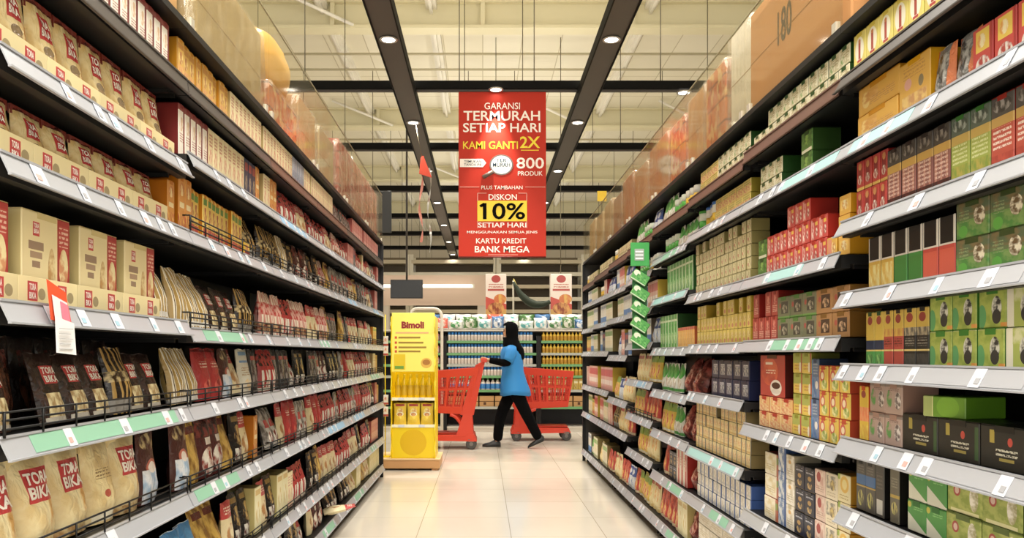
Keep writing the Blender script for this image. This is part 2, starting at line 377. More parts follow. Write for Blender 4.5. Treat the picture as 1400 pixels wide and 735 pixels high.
D('brred', 'coffee_pouch', 'coffee pouch', 'maroon pouch with white cup picture', 'pouch', .13, .21, .06, '#4c1a18', [('p', .5, .82, 1, .25, '#7a2a20', '#3a1410', 5), ('r', .58, .62, .4, .12, '#d8d0c4'), ('n', .5, .28, .38, .24, '#e4dccc', '#8a3020', 4)], rough=.26)
D('blackg', 'coffee_pouch', 'coffee pouch', 'black pouch with gold and white print', 'pouch', .125, .21, .055, '#191412', [('n', .5, .55, .32, .2, '#b8954a', '#2a1c14', 5), ('p', .5, .2, .7, .22, '#d8d2c4', '#5a2018', 5), ('r', .5, .86, .6, .1, '#9a7a3a')], rough=.22)
D('crred', 'coffee_pouch', 'coffee pouch', 'cream pouch with red top', 'pouch', .12, .2, .055, '#e0cfa0', [('r', .5, .84, 1, .32, '#b82a26'), ('t', .5, .84, .7, .16, 3, '#f0e2cc'), ('n', .5, .35, .34, .22, '#b07a3c', '#e8dab0', 4)], rough=.3)
D('red', 'coffee_pouch', 'coffee pouch', 'bright red foil pouch', 'pouch', .13, .22, .07, '#b01f1c', [('t', .5, .68, .55, .12, 2, '#e8b8a8'), ('n', .5, .25, .3, .14, '#d4503c', '#8a1412', 5), ('r', .5, .95, 1, .05, '#8a1816')], rough=.25)
D('crblu', 'milk_powder_pack', 'powder pack', 'cream and pale blue powder pouch', 'pouch', .13, .22, .06, '#e2dcc8', [('r', .5, .72, .8, .05, '#6a9ac8'), ('t', .5, .5, .7, .2, 4, '#b08a5a'), ('r', .5, .9, .7, .08, '#8ab0d0'), ('n', .5, .2, .35, .14, '#e8c888', '#d8d4c8', 4)], rough=.32)
D('silv', 'coffee_pouch', 'coffee pouch', 'silver and red foil pouch', 'pouch', .115, .19, .055, '#a39c94', [('p', .5, .5, 1, 1, '#bdb6ac', '#6a625a', 3), ('r', .5, .6, .6, .2, '#b02c28'), ('n', .5, .25, .3, .15, '#e8e2d4', '#803020', 5)], rough=.18)
D('redblk', 'sachet_bundle', 'sachet bundle', 'bundle of red and black sachets', 'pouch', .115, .19, .05, '#a82622', [('s', 4, .4, '#e0d6c4', .1, .5), ('p', .5, .75, 1, .3, '#2a1412', '#b83028', 6), ('r', .5, .05, 1, .08, '#cfc4b0')], rough=.24, opt=dict(corr=4))
D('mar', 'drink_mix_box', 'drink mix box', 'slim white and maroon box', 'box', .052, .175, .13, '#efe8da', [('r', .87, .5, .26, 1, '#7a2624'), ('r', .5, .94, 1, .12, '#8a3a34'), ('n', .45, .62, .3, .14, '#d8b48a', '#f0e8da', 5), ('t', .45, .35, .6, .2, 4, '#b07a70')], side='#7a2624', opt=dict(lid=1))
D('yel', 'drink_mix_box', 'drink mix box', 'slim golden yellow box', 'box', .055, .165, .13, '#dcae48', [('p', .5, .22, 1, .44, '#d98a5a', '#e4bc62', 7), ('r', .5, .85, .8, .12, '#c8882a'), ('n', .5, .6, .3, .14, '#b86a28', '#ecd080', 5), ('r', .04, .5, .08, 1, '#b88420')], side='#c88a24', opt=dict(lid=1))
D('crbx', 'drink_mix_box', 'drink mix box', 'slim cream box with red marks', 'box', .05, .18, .12, '#e2d2a4', [('t', .5, .75, .7, .3, 4, '#b05a48'), ('n', .5, .4, .34, .16, '#c87a58', '#ecdcb4', 5), ('p', .5, .1, 1, .2, '#c47868', '#e4cfa4', 6)], side='#bfa46c')
D('bgry', 'drink_mix_box', 'drink mix box', 'slim blue-grey box', 'box', .05, .19, .12, '#8a93a2', [('t', .5, .7, .7, .3, 5, '#c8ccd4'), ('p', .5, .25, 1, .4, '#5a6a86', '#a4a8b0', 6)], side='#6a7486')
D('navyb', 'drink_mix_box', 'drink mix box', 'slim dark blue and red box', 'box', .05, .18, .12, '#2c3550', [('r', .5, .8, .8, .2, '#a03a34'), ('n', .5, .4, .3, .18, '#c8b48a', '#2c3550', 5)], side='#1e2438')
D('org', 'drink_mix_box', 'drink mix box', 'slim orange box', 'box', .055, .18, .13, '#cf8a2e', [('r', .5, .5, .7, .1, '#e8d4a0'), ('p', .5, .2, 1, .3, '#e4b04c', '#b8501e', 6), ('n', .5, .78, .3, .12, '#f0dca0', '#c06a20', 5)], side='#b56a10', opt=dict(lid=1))
D('yred', 'drink_mix_box', 'drink mix box', 'slim yellow box with green and red print', 'box', .05, .165, .12, '#e2c258', [('r', .5, .86, .7, .14, '#5a8a3a'), ('n', .5, .58, .32, .16, '#a02a24', '#ecd070', 5), ('r', .5, .2, .8, .2, '#b8342a'), ('t', .5, .36, .6, .1, 2, '#7a4a20')], side='#c07a10', opt=dict(lid=1))
D('ysml', 'drink_mix_box', 'drink mix box', 'low yellow and maroon box', 'box', .07, .07, .08, '#dab438', [('r', .5, .3, .9, .3, '#8a2420'), ('n', .5, .7, .3, .2, '#c83a28', '#e8cc60', 5)], side='#c49a20')
D('pink', 'biscuit_box', 'biscuit box', 'tall pink and red box', 'box', .06, .19, .12, '#cf8a80', [('p', .5, .7, 1, .5, '#b84a40', '#dca498', 5), ('t', .5, .3, .8, .3, 5, '#e8d0c0'), ('r', .05, .5, .1, 1, '#a83830')], side='#b0584e')
D('grysac', 'coffee_sachet_pack', 'sachet pack', 'dark grey pack with pale label', 'pouch', .11, .19, .045, '#3a3634', [('p', .5, .5, .7, .5, '#8a8078', '#4a3a34', 5), ('r', .5, .8, .6, .1, '#a83a30')], rough=.25)
D('bisc', 'biscuit_box', 'biscuit box', 'pale cream box with straw print', 'box', .1, .2, .12, '#e0d8a8', [('r', .5, .88, .8, .12, '#c8a850'), ('n', .5, .45, .34, .24, '#d0b868', '#ece6c4', 4)], side='#c8b878')
# ---- right side: tea and milk
D('ybag', 'tea_box', 'tea box', 'tall yellow box with red bottle picture', 'box', .074, .15, .12, '#dfd06a', [('e', .5, .60, .36, .30, '#f0ead4'), ('r', .5, .58, .17, .40, '#a8402c'), ('e', .5, .80, .09, .05, '#c87a30'), ('r', .5, .34, .36, .06, '#b8322a'), ('r', .5, .16, .62, .12, '#c0282a'), ('t', .5, .06, .7, .06, 2, '#c89a40')], side='#cdb94a', opt=dict(lid=1))
D('ygold', 'tea_box', 'tea box', 'flat golden yellow box', 'box', .235, .081, .13, '#dca83a', [('p', .3, .6, .4, .4, '#e0b060', '#d49a3c', 4), ('t', .6, .4, .6, .3, 4, '#c08a4a'), ('n', .2, .5, .1, .3, '#e8c878', '#d09038', 5)], side='#cc8c18', opt=dict(lid=1))
D('gbox', 'tea_box', 'tea box', 'upright golden box with pale label', 'box', .15, .155, .13, '#d8a63c', [('e', .3, .6, .12, .1, '#d8a090'), ('e', .72, .55, .08, .1, '#8a7a5a'), ('p', .5, .25, .8, .3, '#e4c070', '#c8925a', 5), ('t', .5, .8, .7, .2, 3, '#c08a3a')], side='#d09a12', opt=dict(lid=1))
D('slo', 'tea_pouch', 'tea pouch', 'silver and orange foil pouch', 'pouch', .09, .135, .04, '#8d8b88', [('p', .45, .5, .7, .7, '#b4b2ac', '#4a4846', 4), ('r', .9, .5, .2, 1, '#d8743a'), ('r', .04, .5, .08, 1, '#c8603a')], rough=.2)
D('redy', 'tea_box', 'tea box', 'red box with yellow panel', 'box', .074, .115, .1, '#c43a32', [('r', .5, .72, .66, .42, '#e4c244'), ('n', .45, .72, .2, .14, '#f0e0b0', '#e09a30', 5), ('n', .5, .24, .34, .18, '#e6dcd0', '#b03a30', 5), ('r', .94, .5, .12, 1, '#a82420')], side='#a82822')
D('yst', 'tea_box', 'tea box', 'small golden yellow box', 'box', .075, .062, .1, '#dca838', [('r', .5, .5, .7, .5, '#e8c060'), ('n', .5, .5, .25, .25, '#e8d8a8', '#d09430', 5)], side='#cf9420')
D('redsm', 'tea_box', 'tea box', 'small red and dark box', 'box', .042, .088, .09, '#b8281e', [('r', .5, .6, .55, .5, '#8a1c18'), ('n', .5, .35, .3, .16, '#e0d4c4', '#a02a20', 5), ('r', .5, .05, 1, .1, '#d8b050'), ('e', .5, .8, .22, .12, '#c88a4a')], side='#a01a14')
D('dkred', 'tea_box', 'tea box', 'tall grey-topped box with maroon lower half', 'box', .072, .205, .08, '#8a5048', [('r', .5, .86, 1, .3, '#4a443e'), ('n', .5, .87, .4, .1, '#8a8278', '#3a3430', 6), ('r', .5, .66, 1, .13, '#c49a40'), ('s', 3, .35, '#b8806c', .18, .6), ('t', .5, .40, .8, .4, 6, '#d4b4a4'), ('p', .5, .09, 1, .18, '#5a2420', '#3a1a18', 5)], side='#2a211d', opt=dict(lid=1))
D('lime', 'tea_box', 'tea box', 'tall grey-topped box with lime lower half', 'box', .072, .205, .08, '#a3b04a', [('r', .5, .86, 1, .3, '#5c6a5c'), ('n', .5, .87, .4, .1, '#a8b0a4', '#4a544a', 6), ('r', .5, .66, 1, .13, '#c8a850'), ('t', .5, .44, .8, .3, 5, '#d8dca0'), ('p', .5, .14, 1, .28, '#bcae4c', '#8aa040', 4)], side='#2f6a28', opt=dict(lid=1))
D('redt', 'tea_box', 'tea box', 'tall grey-topped box with red lower half', 'box', .078, .205, .08, '#c04a34', [('r', .5, .86, 1, .3, '#57524e'), ('n', .5, .87, .4, .1, '#a09a94', '#44403c', 6), ('r', .5, .66, 1, .13, '#c8a050'), ('t', .5, .44, .8, .28, 4, '#eed8c8'), ('p', .5, .12, 1, .2, '#c44630', '#b03a28', 4)], side='#8a2018', opt=dict(lid=1))
def border(c): return [('r', .5, .77, 1, .46, '#d8d0c4'), ('r', .5, .79, .8, .44, '#161310'), ('p', .5, .28, .9, .4, c, '#e8d890' if c == '#d8ac38' else c, 4)]
D('bky', 'tea_box', 'tea box', 'black and yellow white-edged box', 'box', .068, .16, .1, '#d4a832', border('#d8ac38'), side='#1b1713')
D('bkg', 'tea_box', 'tea box', 'black and green white-edged box', 'box', .068, .16, .1, '#3e8a38', border('#3f8434'), side='#12100e')
D('bkr', 'tea_box', 'tea box', 'black and red white-edged box', 'box', .068, .16, .1, '#c03a28', border('#d05034'), side='#14100e')
D('olive', 'tea_box', 'tea box', 'olive box with white blossom', 'box', .122, .085, .1, '#66744a', [('p', .5, .25, 1, .5, '#4e8a3c', '#7a9a52', 4), ('p', .5, .8, 1, .4, '#7a6a44', '#5a6a4a', 4), ('n', .72, .55, .17, .26, '#e6dcc0', '#6a5434', 5), ('e', .22, .2, .14, .16, '#5aa83c'), ('t', .25, .6, .3, .3, 3, '#8a9a6a')], side='#3a4a22', opt=dict(lid=1))
D('tyg', 'tea_box', 'tea box', 'tall slim yellow and navy box', 'box', .048, .175, .08, '#d6b43a', [('e', .5, .84, .28, .08, '#9a3024'), ('r', .5, .38, 1, .18, '#25304e'), ('r', .5, .14, 1, .28, '#4a9a44'), ('r', .5, .28, 1, .03, '#e0c868'), ('n', .5, .12, .34, .1, '#8ac06a', '#2a7030', 5)], side='#254a20', opt=dict(lid=1))
D('tyr', 'tea_box', 'tea box', 'tall slim yellow and red box', 'box', .05, .185, .08, '#d4b23c', [('e', .5, .84, .28, .08, '#9a3024'), ('r', .5, .30, 1, .6, '#b03c2c'), ('t', .5, .42, .8, .14, 3, '#5a1a14'), ('r', .5, .28, 1, .03, '#dcc070'), ('p', .5, .6, 1, .14, '#c88a3a', '#d8b040', 4)], side='#241813', opt=dict(lid=1))
D('tyk', 'tea_box', 'tea box', 'tall slim yellow and black box', 'box', .058, .185, .08, '#d2b040', [('e', .5, .84, .28, .08, '#9a3024'), ('r', .5, .27, 1, .54, '#26231f'), ('p', .5, .6, 1, .14, '#b8a888', '#6a6458', 5), ('t', .5, .42, .8, .14, 3, '#8a8478'), ('r', .5, .28, 1, .03, '#dcc070'), ('p', .5, .12, .9, .2, '#3a3834', '#4a4844', 6)], side='#15120f', opt=dict(lid=1))
D('limeb', 'tea_box', 'tea box', 'lime box with dark leaf', 'box', .094, .088, .09, '#a4b04a', [('p', .5, .5, 1, 1, '#aab850', '#8fa43e', 3), ('e', .12, .3, .16, .3, '#5aa060'), ('n', .66, .5, .18, .30, '#d6d4c4', '#3c3a34', 5), ('e', .66, .28, .16, .18, '#3a3834'), ('r', .9, .08, .2, .1, '#d89030'), ('r', .5, .985, 1, .03, '#cfd490')], side='#3e7a2c', opt=dict(lid=1))
D('limew', 'tea_box', 'tea box', 'lime box with white stripe', 'box', .094, .088, .09, '#aab656', [('r', .13, .5, .26, 1, '#e6e2cc'), ('p', .6, .8, .7, .4, '#b4c060', '#d8d8a8', 3), ('n', .66, .48, .18, .30, '#d6d4c4', '#3c3a34', 5), ('e', .66, .3, .16, .18, '#3a3834')], side='#3e7a2c')
D('orw', 'tea_box', 'tea box', 'tall slim orange and yellow box', 'box', .05, .16, .08, '#dca438', [('e', .5, .85, .26, .07, '#9a3024'), ('p', .5, .26, 1, .52, '#e0693a', '#e88a5a', 5), ('n', .5, .62, .35, .1, '#f0e0b0', '#e09040', 5)], side='#b02c18', opt=dict(lid=1))
D('wht', 'tea_box', 'tea box', 'tall slim white box with pink foot', 'box', .05, .16, .08, '#e8e0d0', [('e', .5, .85, .26, .07, '#8a2a20'), ('p', .5, .8, 1, .4, '#d8c48a', '#e8dcc0', 4), ('p', .5, .15, 1, .3, '#e0b0a8', '#ece0d4', 5), ('r', .5, .35, 1, .03, '#d8c468')], side='#c8b8a0', opt=dict(lid=1))
D('yor', 'tea_box', 'tea box', 'tall slim yellow box with orange middle', 'box', .054, .165, .08, '#dfb81e', [('e', .5, .85, .26, .07, '#9a3024'), ('p', .5, .48, 1, .26, '#e87a40', '#e89a60', 5), ('p', .5, .14, 1, .28, '#e2c23c', '#d8a420', 5)], side='#c84818', opt=dict(lid=1))
D('pgr', 'tea_box', 'tea box', 'pinkish grey leaf-printed box', 'box', .09, .085, .1, '#b59a8e', [('n', .25, .5, .16, .3, '#5a9a4a', '#b09488', 4), ('n', .75, .45, .18, .28, '#e0d8d0', '#6a5a54', 5), ('r', .5, .94, 1, .1, '#8a7a70'), ('t', .5, .8, .6, .1, 2, '#6a4a44')], side='#a58274', opt=dict(lid=1))
D('blk', 'tea_box', 'tea box', 'black box with red seal', 'box', .165, .095, .12, '#2c2a24', [('e', .62, .66, .05, .1, '#b83a28'), ('d', -2, 0, '#2c2a24'), ('r', .25, .75, .1, .3, '#a8963a'), ('t', .55, .42, .44, .2, 2, '#c8c4ae'), ('r', .55, .24, .3, .07, '#9a8a40'), ('r', .94, .5, .08, .8, '#3f5a34')], side='#1a1814', opt=dict(lid=1))
D('grnf', 'tea_box', 'tea box', 'flat bright green box', 'box', .13, .052, .12, '#6c9a26', [('r', .12, .5, .24, 1, '#a8b46a'), ('e', .6, .5, .26, .5, '#7cae2a'), ('r', .24, .5, .02, 1, '#e0dca0')], side='#5a8a1a')
D('grnl', 'tea_box', 'tea box', 'dark box with green leaf', 'box', .11, .11, .1, '#2a2f22', [('n', .5, .6, .34, .3, '#4aa03c', '#1f3a1a', 4), ('r', .6, .2, .5, .26, '#d8d6c8'), ('e', .38, .7, .12, .12, '#bfe0b0')], side='#1a1c14')
D('dkbl', 'tea_box', 'tea box', 'tall slim dark box with blue band', 'box', .055, .17, .08, '#57524a', [('r', .5, .62, 1, .2, '#3f6a9c'), ('n', .5, .25, .3, .16, '#c8c068', '#4a4640', 5), ('r', .5, .49, 1, .03, '#b89a50'), ('t', .5, .84, .7, .16, 3, '#7a746a')], side='#1c1a17', opt=dict(lid=1))
D('dkg', 'tea_box', 'tea box', 'tall dark box with white patch', 'box', .048, .165, .08, '#4c4842', [('r', .5, .2, .7, .28, '#c8c4ba'), ('t', .5, .7, .7, .3, 4, '#6a655c')], side='#171513')
D('dkgo', 'tea_box', 'tea box', 'tall slim dark box with gold bands', 'box', .048, .175, .08, '#6a6454', [('r', .5, .5, 1, .06, '#b89a3a'), ('n', .5, .28, .32, .12, '#d8cc70', '#5a5444', 5), ('t', .5, .76, .7, .2, 4, '#94907c')], side='#171513')
D('gwt', 'tea_box', 'tea box', 'green box with white corner', 'box', .085, .08, .09, '#4e9a44', [('d', .62, -.55, '#dcdcc8'), ('e', .12, .86, .1, .1, '#c8c040'), ('t', .6, .78, .5, .14, 2, '#8ac878')], side='#2c6a2a', opt=dict(lid=1))
D('lred', 'tea_box', 'tea box', 'lime box with red seal', 'box', .135, .085, .1, '#a3ac52', [('p', .5, .5, 1, 1, '#acb458', '#8a9a3c', 4), ('n', .76, .5, .12, .36, '#ece6d8', '#a8a070', 4), ('e', .28, .62, .1, .16, '#a83a34'), ('e', .28, .62, .06, .1, '#d8b8a8'), ('r', .5, .06, .8, .1, '#d8d4a0'), ('r', .5, .97, 1, .05, '#6a7a2a')], side='#55662a', opt=dict(lid=1))
D('crgr', 'drink_box', 'drink box', 'cream box with green end', 'box', .075, .062, .12, '#dfd8b8', [('p', .5, .5, .9, .8, '#e6e0c4', '#c4b888', 5), ('n', .3, .4, .16, .26, '#8aa860', '#e0d8b8', 5), ('t', .65, .6, .5, .4, 3, '#a89a68'), ('r', .5, .04, 1, .06, '#b0a878')], side='#23491a', opt=dict(lid=1))
D('dgr', 'tea_box', 'tea box', 'green box with white strip', 'box', .095, .075, .1, '#4d7a2e', [('p', .5, .6, 1, .5, '#5a8a34', '#3c6424', 4), ('r', .5, .12, .9, .14, '#d8d4b8'), ('n', .5, .6, .2, .26, '#8ab050', '#3c6424', 5)], side='#2c4a1c', opt=dict(lid=1))
D('rbx', 'tea_box', 'tea box', 'small red and white box', 'box', .066, .076, .1, '#c43e34', [('r', .28, .5, .36, .84, '#d8948a'), ('n', .3, .45, .12, .3, '#f0e4d8', '#c85a4c', 5), ('r', .75, .75, .3, .16, '#e0b83c'), ('n', .75, .36, .14, .2, '#e8d8c8', '#a02a20', 5)], side='#a82c22', opt=dict(lid=1))
D('yrb', 'tea_box', 'tea box', 'small yellow and orange box', 'box', .07, .07, .1, '#d8a838', [('r', .3, .5, .4, .8, '#d88868'), ('n', .68, .5, .2, .26, '#f0dca0', '#c88020', 5)], side='#c08a1c')
D('rtea', 'tea_box', 'tea box', 'upright red tea box', 'box', .066, .095, .1, '#b8392e', [('n', .5, .65, .3, .18, '#dc8a78', '#a82a20', 5), ('t', .5, .3, .7, .3, 4, '#e4b8a4'), ('r', .94, .5, .1, 1, '#8a1c16')], side='#8f1f18', opt=dict(lid=1))
D('ggr', 'drink_box', 'drink box', 'grey-green dark-windowed box', 'box', .115, .08, .1, '#7a7b5e', [('r', .6, .5, .56, .56, '#4a453c'), ('e', .22, .6, .08, .12, '#b0463a'), ('n', .6, .45, .2, .2, '#b0a890', '#3a352e', 5), ('r', .5, .05, 1, .1, '#6a9a4a')], side='#4f7a38', opt=dict(lid=1))
D('brw', 'drink_box', 'drink box', 'brown dark-windowed box', 'box', .12, .08, .1, '#a87844', [('r', .6, .5, .56, .56, '#4a3226'), ('e', .22, .6, .08, .12, '#b0463a'), ('n', .6, .45, .2, .2, '#c8a078', '#3a2a22', 5)], side='#7a5420', opt=dict(lid=1))
D('rtin', 'coffee_tin_box', 'coffee carton', 'big red carton with white cup', 'box', .26, .16, .12, '#b52c20', [('n', .4, .6, .34, .34, '#d8582c', '#b83020', 2), ('r', .38, .8, .3, .06, '#f0dcc8'), ('t', .45, .6, .4, .12, 2, '#f0d8c0'), ('e', .66, .22, .23, .19, '#e8e0d4'), ('e', .66, .27, .17, .08, '#4a2418'), ('e', .66, .13, .2, .05, '#d8d0c4')], side='#4a1410', opt=dict(lid=1))
D('ylgn', 'milk_box', 'milk powder box', 'yellow and green box', 'box', .08, .072, .1, '#dcbf48', [('r', .5, .75, 1, .5, '#a8ae50'), ('e', .8, .3, .12, .24, '#e8e0cc'), ('t', .45, .3, .5, .3, 2, '#c07a30'), ('r', .94, .5, .1, 1, '#b04a34')], side='#8a8a30', opt=dict(lid=1))
D('blu', 'milk_box', 'milk powder box', 'slim blue and silver box', 'box', .058, .135, .1, '#5e7390', [('p', .5, .3, 1, .5, '#3f6ca4', '#8090a8', 4), ('e', .7, .35, .2, .1, '#e4e0d8'), ('t', .5, .75, .7, .3, 4, '#a8b0bc'), ('r', .1, .5, .16, 1, '#4a86c0')], side='#2c3e5c', opt=dict(lid=1))
D('yflo', 'milk_box', 'milk powder box', 'yellow box with red flower', 'box', .072, .082, .1, '#dcbc40', [('e', .4, .6, .26, .24, '#c85048'), ('e', .4, .6, .16, .14, '#ecd8b0'), ('n', .6, .25, .3, .2, '#e8e0a0', '#88a03a', 4), ('r', .05, .5, .1, 1, '#c8503a'), ('t', .5, .92, .8, .12, 1, '#b86a28')], side='#b84a30', opt=dict(lid=1))
D('orsm', 'milk_box', 'milk powder box', 'small orange and cream box', 'box', .112, .06, .1, '#dfb06a', [('p', .5, .25, .9, .44, '#d88a5a', '#e8c890', 5), ('n', .5, .68, .3, .2, '#d86a3a', '#ecd09a', 4), ('t', .5, .9, .8, .12, 1, '#c0503a'), ('r', .04, .5, .06, 1, '#f0dca8')], side='#a82c22', opt=dict(lid=1))
D('crst', 'milk_box', 'milk powder box', 'cream box with red-green end', 'box', .145, .085, .1, '#e4dac0', [('p', .4, .5, .8, .8, '#e9e2cc', '#d8c898', 3), ('r', .93, .5, .14, 1, '#a85a3a'), ('r', .93, .7, .14, .3, '#7a8a3a'), ('t', .4, .35, .6, .3, 3, '#c0b080')], side='#a03a28')
D('blw', 'milk_box', 'milk powder box', 'blue and white milk box', 'box', .075, .1, .1, '#b9c2ca', [('p', .5, .5, 1, 1, '#d4d8d8', '#5a7aa8', 3), ('r', .9, .5, .2, 1, '#3a5c94'), ('t', .4, .75, .6, .2, 3, '#6a84a8')], side='#34507e')
D('whm', 'milk_box', 'milk powder box', 'plain white milk box', 'box', .075, .09, .1, '#e6dfd0', [('p', .5, .5, 1, .8, '#ece6d8', '#d4c8ae', 3), ('e', .5, .72, .16, .08, '#d8a858'), ('t', .5, .3, .7, .3, 3, '#b0a488')], side='#bfb498', opt=dict(lid=1))
D('nav', 'milk_box', 'milk powder box', 'navy box with gold print', 'box', .085, .082, .1, '#1d2338', [('e', .5, .55, .18, .1, '#b08a48'), ('t', .5, .82, .7, .14, 1, '#c8ccd8'), ('n', .5, .26, .24, .14, '#c8a868', '#1d2338', 4), ('r', .5, .01, 1, .04, '#8a7038')], side='#121624', opt=dict(lid=1))
D('pkw', 'milk_box', 'milk powder box', 'pale pink and cream box', 'box', .08, .085, .1, '#dcc0b0', [('p', .5, .6, .9, .7, '#e4cfc0', '#d0a494', 3), ('e', .4, .7, .2, .2, '#a83a34'), ('t', .5, .25, .7, .2, 2, '#b08a7a')], side='#a88a7a')
D('gyw', 'milk_box', 'milk powder box', 'cream box with grey picture', 'box', .085, .085, .1, '#dccfb4', [('p', .5, .65, .8, .5, '#8a8478', '#d8ccb0', 4), ('n', .6, .55, .2, .2, '#c8b068', '#7a6a54', 4), ('t', .5, .2, .7, .2, 2, '#b8a888')], side='#7a6a50')
D('ycr', 'milk_box', 'milk powder box', 'cream box with yellow sun', 'box', .085, .088, .1, '#e2d4a4', [('e', .55, .65, .34, .3, '#e0b23a'), ('e', .55, .65, .2, .18, '#e8d48a'), ('t', .5, .18, .7, .2, 2, '#b8a060'), ('r', .1, .9, .2, .2, '#9ab040')], side='#b8842c')
D('nvw', 'drink_box', 'drink box', 'navy box with white panel', 'box', .108, .084, .1, '#232a4a', [('r', .55, .5, .62, .6, '#8a8c98'), ('p', .55, .45, .6, .4, '#b8b8b4', '#5a5e70', 5), ('t', .55, .72, .5, .14, 1, '#d8d8d8')], side='#1a2040', opt=dict(lid=1))
D('yg3', 'drink_box', 'drink box', 'flat yellow and red box', 'box', .1, .06, .12, '#d4bb62', [('p', .5, .35, 1, .5, '#c8785a', '#dcc878', 6), ('t', .5, .75, .8, .3, 2, '#8a8a40')], side='#8a7a26')
D('csm', 'drink_box', 'drink box', 'tiny cream red-dotted box', 'box', .058, .052, .08, '#d2c696', [('n', .5, .5, .34, .34, '#b0a468', '#dcd2a8', 4), ('e', .3, .4, .12, .14, '#b05a44'), ('r', .5, .96, 1, .08, '#9a9060'), ('r', .97, .5, .06, 1, '#8a8050')], side='#8f8450')
D('ysm', 'tea_box', 'tea box', 'tiny bright yellow box', 'box', .052, .066, .08, '#dcc258', [('n', .5, .62, .34, .2, '#e8d890', '#c8984a', 5), ('e', .5, .26, .24, .14, '#c87a58'), ('r', .96, .5, .06, 1, '#a88a28')], side='#b0922e')
D('cs2', 'milk_box', 'milk powder box', 'small cream and orange box', 'box', .058, .058, .08, '#dcc68a', [('n', .5, .58, .32, .24, '#e8d8a8', '#c88a4a', 5), ('r', .5, .15, .9, .14, '#c8a45a'), ('r', .96, .5, .08, 1, '#6a6a70')], side='#8a7a50')
D('wbl', 'milk_box', 'milk powder box', 'white box with blue edge', 'box', .066, .058, .1, '#e4e0d6', [('r', .93, .5, .14, 1, '#46639a'), ('p', .45, .5, .7, .7, '#eae6dc', '#cfc6b0', 4), ('t', .45, .25, .6, .16, 2, '#9aa8c0')], side='#3c568c')
D('wlg', 'milk_box', 'milk powder box', 'long white box', 'box', .2, .075, .12, '#e4dccb', [('p', .5, .5, .95, .8, '#e9e2d2', '#d6cab0', 5), ('t', .5, .5, .8, .4, 3, '#c4b490')], side='#c0b69e')
D('can', 'powder_canister', 'canister', 'white canister with blue and yellow label', 'can', .075, .125, .075, '#e6e2d4', (), opt=dict(c2='#d8b03a', lid='#3a6ab0'))
D('cang', 'powder_canister', 'canister', 'green canister with white label', 'can', .075, .12, .075, '#d6dcc8', (), opt=dict(c2='#4a9a3c', lid='#3c8a34'))
D('gbx', 'tea_box', 'tea box', 'tall bright green box', 'box', .07, .20, .12, '#58a044', [('r', .5, .82, 1, .06, '#d8e0c0'), ('p', .5, .4, 1, .6, '#64b04c', '#3a7a30', 4), ('n', .4, .3, .3, .16, '#c8dca0', '#4a903a', 5), ('r', .95, .5, .1, 1, '#cfe0b8')], side='#1f4a18', opt=dict(lid=1))
D('gpc', 'tea_pouch', 'tea pouch', 'green and white pouch', 'pouch', .1, .17, .05, '#e0e0d4', [('n', .5, .7, .5, .28, '#3c9a38', '#5ab048', 3), ('n', .5, .3, .35, .2, '#e8e4d8', '#b8a890', 4), ('r', .5, .08, 1, .1, '#4a9a40')], rough=.3)
D('orb', 'biscuit_box', 'biscuit box', 'upright thin orange box', 'box', .036, .115, .1, '#d8a04a', [('r', .5, .92, 1, .14, '#c0503a'), ('p', .5, .4, .8, .7, '#e4b868', '#c8843a', 5)], side='#b05a34')
D('rth', 'biscuit_box', 'biscuit box', 'tall white and red box', 'box', .075, .2, .12, '#e0d6c4', [('r', .72, .5, .5, 1, '#c0453a'), ('t', .3, .7, .4, .3, 4, '#c88a7a'), ('n', .72, .6, .2, .16, '#e8b8a0', '#b03028', 4)], side='#a83028', opt=dict(lid=1))
D('mesh', 'snack_bag', 'snack bag', 'red foil bag gathered at the neck', 'pouch', .16, .22, .12, '#8f2e22', [('p', .5, .5, 1, 1, '#a84434', '#5a1a14', 4), ('n', .5, .4, .3, .25, '#d89a84', '#8f2e22', 5)], rough=.16, opt=dict(ruffle=1))
D('yfo', 'milk_powder_pack', 'powder pack', 'yellow pouch with green top', 'pouch', .11, .18, .05, '#dcb840', [('r', .5, .85, 1, .26, '#8aa83c'), ('n', .5, .4, .36, .24, '#c84a34', '#e8cc68', 4), ('r', .5, .06, 1, .08, '#e8e0c8')], rough=.32)
D('redn', 'snack_bag', 'snack bag', 'red and yellow pouch', 'pouch', .105, .18, .05, '#c03428', [('p', .5, .7, 1, .4, '#d8502c', '#a8241c', 4), ('n', .5, .35, .34, .22, '#e8c060', '#c84a30', 4), ('r', .5, .06, 1, .1, '#e0cfa8')], rough=.3)
D('cryl', 'milk_powder_pack', 'powder pack', 'cream and yellow pouch', 'pouch', .11, .19, .05, '#e0cf98', [('n', .5, .55, .36, .24, '#d89a3a', '#ecdcae', 4), ('r', .5, .86, .8, .12, '#b84a34'), ('p', .5, .1, 1, .2, '#d8b050', '#e8d8a0', 5)], rough=.32)
D('blpk', 'milk_powder_pack', 'powder pack', 'blue and white pouch', 'pouch', .105, .17, .05, '#d8dce0', [('r', .5, .75, 1, .4, '#2f4f9a'), ('n', .5, .3, .3, .2, '#e8e0d0', '#4a78b8', 4), ('e', .5, .75, .26, .12, '#e0e4ec')], rough=.3)
D('pkbx', 'biscuit_box', 'biscuit box', 'tall pink and white striped box', 'box', .07, .21, .12, '#d8a898', [('r', .5, .75, 1, .3, '#c45a50'), ('r', .5, .35, .8, .2, '#e8e0d4'), ('p', .5, .12, 1, .2, '#c86a5a', '#e0c0b0', 4)], side='#d8b848', opt=dict(lid=1))
